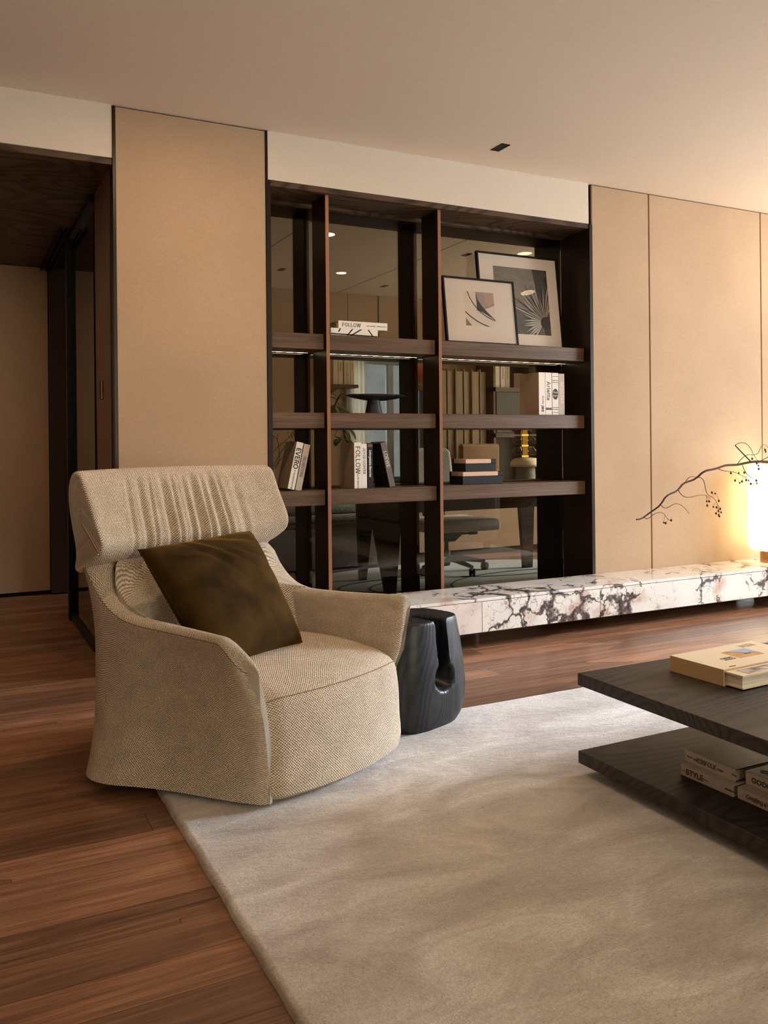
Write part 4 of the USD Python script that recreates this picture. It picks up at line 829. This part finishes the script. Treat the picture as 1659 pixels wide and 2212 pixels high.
w1 = struct('window_1', cat([bx(3.84, 4.78, 8.46, 8.52, .7, .75), bx(3.84, 4.78, 8.46, 8.52, 2.0, 2.05), bx(3.84, 3.88, 8.46, 8.52, .75, 2.0), bx(4.74, 4.78, 8.46, 8.52, .75, 2.0)]), plain('window_grey', lin(140, 150, 158), .4))
obj('mullion', bx(4.33, 4.40, 8.455, 8.53, .75, 2.0, .004, 1), plain('window_blue', lin(170, 186, 200), .4), w1); obj('pane', bx(3.88, 4.74, 8.485, 8.49, .75, 2.0), CLEAR, w1)
SHEER = mat('sheer_cloth', {'d': ('diffuse_bsdf', {'color': (.85, .85, .83)}), 't': ('translucent_bsdf', {'color': (.8, .8, .78)}), 'm': ('mix_closure', {'fac': .55})}, [('d.BSDF', 'm.closure1'), ('t.BSDF', 'm.closure2')], 'm.closure')
def curtain(x0, x1, y, z0, z1, pitch, amp):
    X = np.arange(x0, x1, pitch / 10); Yc = y + amp * np.sin(2 * np.pi * (X - x0) / pitch) + amp * .3 * np.sin(5 * X + 1); n = len(X)
    V = np.vstack([np.column_stack([X, Yc, np.full(n, z)]) for z in (z0, z1)] + [np.column_stack([X, Yc + .002, np.full(n, z)]) for z in (z0, z1)]); i = np.arange(n - 1)
    return V, np.vstack([np.stack([i, i + 1, n + i + 1], 1), np.stack([i, n + i + 1, n + i], 1), np.stack([2 * n + i, 3 * n + i + 1, 2 * n + i + 1], 1), np.stack([2 * n + i, 3 * n + i, 3 * n + i + 1], 1)])
cu1 = obj('curtain', curtain(3.80, 4.03, 8.395, .1, 2.16, .05, .012), SHEER, None, True); tag(cu1, 'bright white sheer curtain at the left side of the office window', 'curtain')
rd = obj('curtain_rail', bx(3.78, 4.06, 8.385, 8.405, 2.155, 2.175), BLACK); tag(rd, 'short dark rail the sheer office curtain hangs from', 'curtain rail')
light('RectLight', 'curtain_backlight', (3.95, 8.6, 1.35), (0, -1, 0), (.95, .98, 1.0), 9, (.2, 1.25))  # unseen light outside the pane, placed to brighten the curtain alone
ext = obj('neighbour_wall', bx(2, 12, 12, 12.3, -3, 6), noisy('grey_render', lin(120, 124, 128), lin(140, 144, 148), nscale=3, rough=.9)); tag(ext, 'grey outside wall beyond the office window', 'wall', None, 'structure')

# wall shelf with pale books, bookcase and reeded screen at the back
sh = thing('wall_shelf', 'walnut wall shelf with pale books high on the office back wall', 'shelf', (3.72, 8.35, 1.74)); obj('board', bx(3.5, 3.86, 8.22, 8.43, 1.715, 1.75, .002, 1), SHELF, sh)
for k, (x, w, h, tx, lab) in enumerate(((3.585, .055, .262, '', 'plain cream book standing leftmost on the office wall shelf'), (3.645, .05, .262, 'EVERO', 'cream book lettered evero on the office wall shelf'), (3.712, .066, .262, 'TRUTH LIES LOW', 'cream book lettered truth lies low on the office wall shelf'), (3.782, .045, .262, 'BORROWED', 'cream book lettered borrowed at the right end of the wall shelf'))):
    book(lab, TR(x, 8.26, 1.751), w, h, .16, CREAM, CREAM, [(tx, .022 if k < 3 else .012, .03, w / 2, True, k == 1, GREYINK, .9, False)] if tx else [])
wb = thing('wall_bookcase', 'dark walnut bookcase with dividers against the office back wall', 'bookcase', (6.2, 8.25, 0))
for z in (.06, .62, 1.18, 1.70, 2.3): obj('shelf', bx(5.47, 6.95, 8.06, 8.42, z, z + .05), SHELF, wb)
for x in (5.47, 6.16, 6.5, 6.92): obj('divider', bx(x, x + .03, 8.06, 8.42, .0, 2.35), SHELF, wb)
obj('back_panel', bx(5.5, 6.92, 8.41, 8.425, .1, 2.3), BRONZE, wb); obj('grey_door', bx(5.505, 5.86, 8.05, 8.07, 1.235, 1.695), plain('grey_door', lin(92, 92, 92), .6), wb)
for x, w, tx, lab in ((5.52, .075, '', 'thick plain white book on the office bookcase shelf'), (5.615, .06, 'MORNING', 'white book lettered morning on the office bookcase shelf'), (5.68, .058, 'the Poetry', 'grey book lettered the poetry on the office bookcase shelf')):
    book(lab, TR(x, 8.12, 1.751), w, .29, .2, WHITE, GREIGE if 'grey' in lab else WHITE, [(tx, .022, .06, w / 2, True, False, GREYINK, .9, False)] if tx else [])
for k, (x, w, h, lab) in enumerate(((5.78, .13, .17, 'brown storage box on the office bookcase, left of three'), (5.92, .1, .16, 'brown storage box on the office bookcase, middle of three'), (6.03, .1, .165, 'brown storage box on the office bookcase, right of three'))):
    b = thing('storage_box', lab, 'box', (x + w / 2, 8.2, 1.751), 'brown boxes on the office bookcase'); obj('body', bx(x, x + w, 8.1, 8.3, 1.7505, 1.7505 + h * .8, .002, 1), LEATHER, b); obj('lid', bx(x - .001, x + w + .001, 8.099, 8.301, 1.751 + h * .8, 1.751 + h, .002, 1), LEATHER, b)
REED = wood('reeded_cloth', lin(150, 134, 110), lin(170, 154, 128), lin(186, 170, 144), 'z', 60, 120, .7, fine=.35, dist=.5)
scn = thing('folding_screen', 'pleated beige panel screen with thin pale edges behind the office chair', 'screen', (5.12, 8.15, 0))
for k in range(6):
    x = 4.80 + .107 * k; obj('panel', bx(x + .006, x + .094, 8.13 + .02 * (k % 2), 8.17 + .02 * (k % 2), .01, 1.925, .004, 1), REED, scn); obj('edge_strip', bx(x - .005, x + .003, 8.12, 8.18, .005, 1.95), REED, scn)

# poster seen between the uprights
po = thing('poster', 'poster with an orange shape and small white lettering on the office wall', 'poster', (4.66, 8.0, 1.5)); q0, q1 = atY(884, 768, 8.428), atY(955, 845, 8.428)
obj('sheet', bx(q0[0], q1[0], 8.425, 8.4315, q1[2], q0[2]), plain('poster_ground', lin(150, 132, 110), .6), po)
blob = sg.Point(0, 0).buffer(1, 12); blob = sa.scale(blob, .07, .1).union(sa.translate(sa.scale(blob, .05, .06), .05, -.07)); m = trimesh.creation.extrude_polygon(blob, .001, engine='earcut'); c0 = atY(906, 798, 8.424); m.apply_transform(np.array([[1, 0, 0, c0[0]], [0, 0, -1, 8.4248], [0, 1, 0, c0[2]], [0, 0, 0, 1.]])); obj('orange_shape', m, plain('poster_orange', lin(196, 96, 50), .6), po)
m = lettering('stacy', .03, False, False, 1.15); c0 = atY(893, 832, 8.424); m.apply_transform(np.array([[1, 0, 0, c0[0]], [0, 0, -1, 8.4248], [0, 1, 0, c0[2]], [0, 0, 0, 1.]])); obj('lettering', m, PALEINK, po)
ph2 = atY(842, 817, 8.43)

# desk, office chair, rug
orug = thing('office_rug', 'round grey rug with thin dark curved lines under the office desk', 'rug', (3.8, 5.85, 0))
el = sa.translate(sa.scale(sg.Point(0, 0).buffer(1, 48), 1.55, .98), 3.75, 5.9); m = trimesh.creation.extrude_polygon(el, .01, engine='earcut'); m.apply_translation((0, 0, .0006)); obj('pile', m, OFFICERUG, orug)
for k, (cx, cy2, a, b, a0, a1) in enumerate(((3.15, 5.9, .55, .28, 90, 300), (3.4, 5.75, .6, .35, 80, 290), (4.3, 5.5, .9, .55, 30, 170), (4.4, 6.1, .7, .25, 200, 340))):
    t = np.radians(np.linspace(a0, a1, 40)); obj('inlay_line', tube(np.column_stack([cx + a * np.cos(t), cy2 + b * np.sin(t), np.full(40, .0106)]), .005, 5), GAP, orug)
dk = thing('desk', 'black office desk on broad tapering blade legs behind the glass', 'desk', (3.65, 5.93, .011))
obj('desk_top', bx(2.72, 4.66, 5.5, 6.34, .70, .735, .004, 1), BLACKOAK, dk); obj('apron', bx(2.95, 4.5, 5.98, 6.05, .56, .70), BLACKOAK, dk)
def blade(xt0, xt1, xb0, xb1, yt, yb, t=.045):
    return man_tm(m3.Manifold.hull_points(np.array([(x, y + d, z) for d in (-t / 2, t / 2) for x, y, z in ((xt0, yt, .699), (xt1, yt, .699), (xb0, yb, .0115), (xb1, yb, .0115))])))
for a in ((2.70, 2.97, 2.83, 2.91, 5.6, 5.6), (2.90, 3.06, 2.935, 2.99, 6.24, 6.27), (4.43, 4.60, 4.485, 4.57, 6.17, 6.17), (4.45, 4.66, 4.5, 4.58, 5.6, 5.6)): obj('leg', blade(*a), BLACKOAK, dk)

HERR = mat('herringbone', {'g': ('geometry', {}), 's': ('separate_xyz', {}), 'pp': ('math', {'math_type': 'pingpong', 'value2': .03}), 'ad': ('math', {'math_type': 'add'}), 'm': ('math', {'math_type': 'multiply', 'value2': 430.}), 'sn': ('math', {'math_type': 'sine'}), 'r': ('rgb_ramp', {'ramp': [(.3, lin(120, 108, 96)), (.6, lin(238, 232, 222))]}), 'q': ('math', {'math_type': 'multiply_add', 'value2': .5, 'value3': .5}), 'p': ('principled_bsdf', {'roughness': .85})},
            [('g.position', 's.vector'), ('s.x', 'pp.value1'), ('pp.value', 'ad.value1'), ('s.z', 'ad.value2'), ('ad.value', 'm.value1'), ('m.value', 'sn.value1'), ('sn.value', 'q.value1'), ('q.value', 'r.fac'), ('r.color', 'p.base_color')])
oc = thing('office_chair', 'herringbone upholstered swivel office chair on a black castor base', 'office chair', (3.79, 6.3, .011))
sx_, sy_ = 3.80, 6.33
obj('seat', bx(sx_ - .34, sx_ + .36, 6.02, 6.62, .372, .47, .035, 3), HERR, oc, True); 
bk_ = bx(sx_ - .26, sx_ + .24, 6.60, 6.69, .55, 1.075, .04, 3); bk_ = bk_.subdivide(); bk_.vertices[:, 1] -= .25 * (bk_.vertices[:, 0] - sx_) ** 2; tz = np.clip((bk_.vertices[:, 2] - .85) / .22, 0, 1); bk_.vertices[:, 0] = sx_ + (bk_.vertices[:, 0] - sx_) * (1 - .22 * tz ** 3); obj('backrest', bk_, HERR, oc, True)
obj('back_support', tube([(sx_, 6.5, .36), (sx_, 6.68, .37), (sx_, 6.73, .5), (sx_, 6.70, .68)], .018, 10), BLACK, oc, 40); obj('mechanism', man_tm(m3.Manifold.hull_points(np.array([(sx_ + a, sy_ + b, z) for a, b, z in ((-.13, -.12, .37), (.13, -.12, .37), (-.13, .14, .37), (.13, .14, .37), (-.05, -.05, .27), (.05, -.05, .27), (-.05, .05, .27), (.05, .05, .27))]))), PLASTIC, oc)
lv = obj('lever', tube([(sx_ + .1, sy_ - .03, .33), (sx_ + .2, sy_ - .03, .33)], .009, 8), BLACK, oc, 40); obj('lever_grip', tube([(sx_ + .2, sy_ - .03, .33), (sx_ + .21, sy_ - .03, .332), (sx_ + .285, sy_ - .03, .334), (sx_ + .29, sy_ - .03, .334)], [.009, .018, .018, .01], 8), PLASTIC, lv, 40)
obj('column', lathe([(0, .1), (.027, .1), (.027, .2), (.016, .2), (.016, .28), (0, .28)], (sx_, sy_, 0), 20), STEEL, oc, 40)
for k in range(5):
    a = math.radians(-12 + 72 * k); e = np.array([sx_ + .345 * math.cos(a), sy_ + .345 * math.sin(a), .085])
    lg = obj('base_leg', tube([(sx_, sy_, .125), (sx_ + .1 * math.cos(a), sy_ + .1 * math.sin(a), .122), e], [.03, .027, .015], 8), BLACK, oc, 40)
    w_ = cat([trimesh.creation.cylinder(.031, .02, sections=24).apply_translation((0, 0, d)) for d in (-.014, .014)] + [trimesh.creation.cylinder(.012, .05, sections=12)]); w_.apply_transform(TR(e[0], e[1], .0425) @ ROT(30 + 50 * k, (0, 0, 1)) @ ROT(90, (1, 0, 0))); obj('castor', w_, PLASTIC, lg, 40)

# daybed and low cabinets
GREYFELT = noisy('grey_boucle', lin(70, 74, 70), lin(168, 170, 162), nscale=170, rough=.95, bump=.4, lo=.4, hi=.62)
GREYPANEL = linen('grey_linen', lin(104, 94, 92), lin(134, 122, 118))
db = thing('daybed', 'low grey daybed with mattress and bolster on a panelled base behind the desk', 'daybed', (2.75, 7.15, 0))
for x0, x1 in ((1.95, 2.7), (2.705, 3.37), (3.375, 3.62)): obj('base_panel', bx(x0, x1, 6.82, 6.84, .04, .40, .002, 1), GREYPANEL, db)
obj('plinth', bx(2.0, 3.6, 6.86, 7.6, .002, .04), BLACK, db); obj('base', bx(1.95, 3.62, 6.84, 7.62, .04, .40), GAP, db); obj('top_board', bx(1.94, 3.63, 6.81, 7.63, .40, .43, .002, 1), SHELF, db)
obj('mattress', bx(2.0, 3.40, 6.86, 7.58, .4305, .49, .025, 3), GREYFELT, db, True); obj('bolster', bx(2.05, 3.46, 7.0, 7.2, .4905, .60, .045, 3), GREYFELT, db, True)
cd = thing('low_cabinet', 'low beige cabinet with recessed plinth along the office wall right of the desk', 'cabinet', (5.2, 7.4, 0))
for x0, x1 in ((3.95, 4.29), (4.3, 5.3), (5.31, 6.3)): obj('door_panel', bx(x0, x1, 7.2, 7.222, .06, .60, .002, 1), LINEN, cd)
obj('body', bx(3.95, 6.3, 7.222, 7.7, .06, .60), GAP, cd); obj('plinth', bx(3.98, 6.25, 7.25, 7.68, .002, .06), DARKLEATHER, cd); obj('top', bx(3.94, 6.31, 7.19, 7.71, .60, .635, .002, 1), SHELF, cd)

# stacked glass lamp on the cabinet, tan leather chair behind it
AMBER = emit('amber_core', (1.0, .56, .10), 2.6)
SMOKEGLASS = mat('smoke_glass', {'t': ('transparent_bsdf', {'color': (.5, .48, .46)}), 'g': ('glossy_bsdf', {'color': (1, 1, 1), 'roughness': .03}), 'f': ('layer_weight', {'blend': .35}), 'm': ('mix_closure', {})}, [('f.fresnel', 'm.fac'), ('t.BSDF', 'm.closure1'), ('g.BSDF', 'm.closure2')], 'm.closure')
gx, gy, gz = 5.36, 7.32, .636
gl = thing('glass_lamp', 'lamp of stacked smoked glass discs around a glowing amber core on the beige cabinet', 'lamp', (gx, gy, gz))
obj('body', lathe([(0, gz), (.1, gz), (.105, .7), (.1, .86), (0, .865)], (gx, gy, 0), 36), GREYFELT, gl, 40); obj('dome', lathe([(0, .866), (.15, .866), (.16, .885), (.15, .925), (.11, .955), (0, .965)], (gx, gy, 0), 40), CREAM, gl, 40)
obj('core', lathe([(0, .966), (.036, .966), (.036, 1.44), (0, 1.44)], (gx, gy, 0), 28), AMBER, gl, 40)
for z in (1.03, 1.14, 1.25, 1.36): obj('glass_disc', lathe([(.045, z - .048), (.11, z - .045), (.145, z), (.11, z + .045), (.045, z + .048), (.04, z), (.045, z - .048)], (gx, gy, 0), 40), SMOKEGLASS, gl, 40)
TAN = noisy('tan_leather', lin(138, 104, 70), lin(156, 120, 84), nscale=60, rough=.5)
lc = thing('lounge_chair', 'tan leather lounge chair standing behind the low beige cabinet', 'lounge chair', (5.1, 7.98, 0))
obj('backrest', bx(4.86, 5.36, 7.78, 7.86, .5, 1.11, .03, 3), TAN, lc, True); obj('seat', bx(4.86, 5.36, 7.84, 8.08, .36, .47, .03, 3), TAN, lc, True)
for x in (4.9, 5.32):
    for y in (7.82, 8.05): obj('leg', tube([(x, y, .001), (x, y, .38)], .014, 8), BLACK, lc, 40)

# leafy bonsai on the desk, dried sprig on the rear shelf, pale cap on the bookcase
LEAF = mat('leaf', {'d': ('principled_bsdf', {'base_color': lin(92, 128, 52), 'roughness': .35}), 't': ('translucent_bsdf', {'color': lin(150, 180, 80)}), 'm': ('mix_closure', {'fac': .4})}, [('d.BSDF', 'm.closure1'), ('t.BSDF', 'm.closure2')], 'm.closure')
pl = thing('potted_plant', 'small leafy plant with a twisted stem in a dark pot on the office desk', 'plant', (2.86, 6.1, .7355))
obj('pot', lathe([(0, .7355), (.07, .7355), (.09, .8), (.1, .88), (.09, .88), (.085, .84), (0, .84)], (2.86, 6.1, 0), 30), BLACKWOOD, pl, 40); obj('soil', lathe([(0, .845), (.084, .845), (0, .85)], (2.86, 6.1, 0), 20), BARK, pl)
stp = smooth_path([(2.86, 6.1, .84), (2.84, 6.08, .98), (2.80, 6.07, 1.08), (2.73, 6.06, 1.16), (2.70, 6.05, 1.24), (2.655, 6.05, 1.27), (2.62, 6.04, 1.34), (2.64, 6.03, 1.44), (2.68, 6.03, 1.5)], 5); obj('stem', tube(stp, np.linspace(.016, .005, len(stp)), 8), BARK, pl, 50)
def leaf(base, d, L, W, droop=.3):
    d = np.array(d, float); d /= np.linalg.norm(d); sd = np.cross(d, [0, 0, 1.0]); sd /= np.linalg.norm(sd) + 1e-9; nn = np.cross(sd, d); V, F = [], []
    for i, t in enumerate(np.linspace(0, 1, 9)):
        w = W * math.sin(math.pi * min(t * .93 + .03, 1)) ** .8; c = np.array(base) + d * L * t - np.array([0, 0, 1]) * droop * L * t * t; V += [c + sd * w / 2 + nn * .15 * w, c, c - sd * w / 2 + nn * .15 * w]
        if i: o = 3 * (i - 1); F += [[o, o + 1, o + 4], [o, o + 4, o + 3], [o + 1, o + 2, o + 5], [o + 1, o + 5, o + 4]]
    V = np.array(V); V2 = np.vstack([V, V - nn * .0012]); F = np.array(F); return V2, np.vstack([F, F[:, ::-1] + len(V)])
for px, py, dx, dz in ((716, 850, .2, .5), (712, 858, -.6, .1), (724, 872, .5, -.9), (716, 876, -.1, -.9), (736, 876, .6, -.8), (742, 886, .3, -.4), (752, 856, .9, .1), (744, 930, .3, -1), (752, 926, .5, -.7), (732, 948, -.5, -.3), (722, 943, .9, -.3), (742, 948, .6, -.2), (713, 880, .3, -.5), (750, 893, .7, -.2)):
    b = atY(px, py, 6.05 + .03 * math.sin(px)); obj('leaf', leaf(b, (dx, -.55, dz), .085, .062), LEAF, pl, True)
    k = int(np.argmin(np.linalg.norm(stp - b, axis=1))); obj('leaf_stalk', tube([stp[k], (stp[k] + b) / 2 + [0, 0, .01], b], .002, 5), BARK, pl)
dv = thing('sprig_vase', 'dark little vase of dried berry sprigs at the left end of the rear shelf', 'vase', (1.60, 4.70, S3))
obj('body', lathe([(0, S3 + .0005), (.03, S3 + .0005), (.04, .9), (.03, .95), (.014, .97), (.018, .98), (0, .975)], (1.60, 4.70, 0), 28), BLACKWOOD, dv, 40)
for k, pp in enumerate(([(588, 1035), (600, 1000), (612, 985), (628, 965)], [(588, 1035), (599, 1005), (602, 965), (596, 945), (585, 940)], [(588, 1035), (592, 975), (604, 962), (624, 945), (632, 932)], [(590, 1036), (602, 985), (620, 962), (640, 962)])):
    q = smooth_path([(1.60, 4.70, .97)] + [tuple(atY(a, b, 4.70 + .01 * k)) for a, b in pp[1:]], 5); tw = obj('sprig', tube(q, .0016, 5), BARK, dv, 50)
    for j in range(7): a = RNG.random(2) * 2 * np.pi; c = q[-1 - j % 3] + np.array([math.cos(a[0]), .3 * math.sin(a[1]), math.sin(a[0])]) * (.008 + .016 * RNG.random()); obj('berry', m3.Manifold.sphere(.0042, 8).translate(tuple(c)), BERRY, tw, True); 
cp_ = obj('ceramic_cap', lathe([(0, S2 + .0005), (.02, S2 + .0005), (.024, 1.55), (.026, 1.6), (.022, 1.625), (.01, 1.634), (0, 1.636)], (3.50, 4.69, 0), 28), plain('pale_blue_glaze', lin(170, 192, 196), .3), None, 40); tag(cp_, 'pale blue-grey ceramic bottle on the rear shelf behind the four white books', 'bottle')
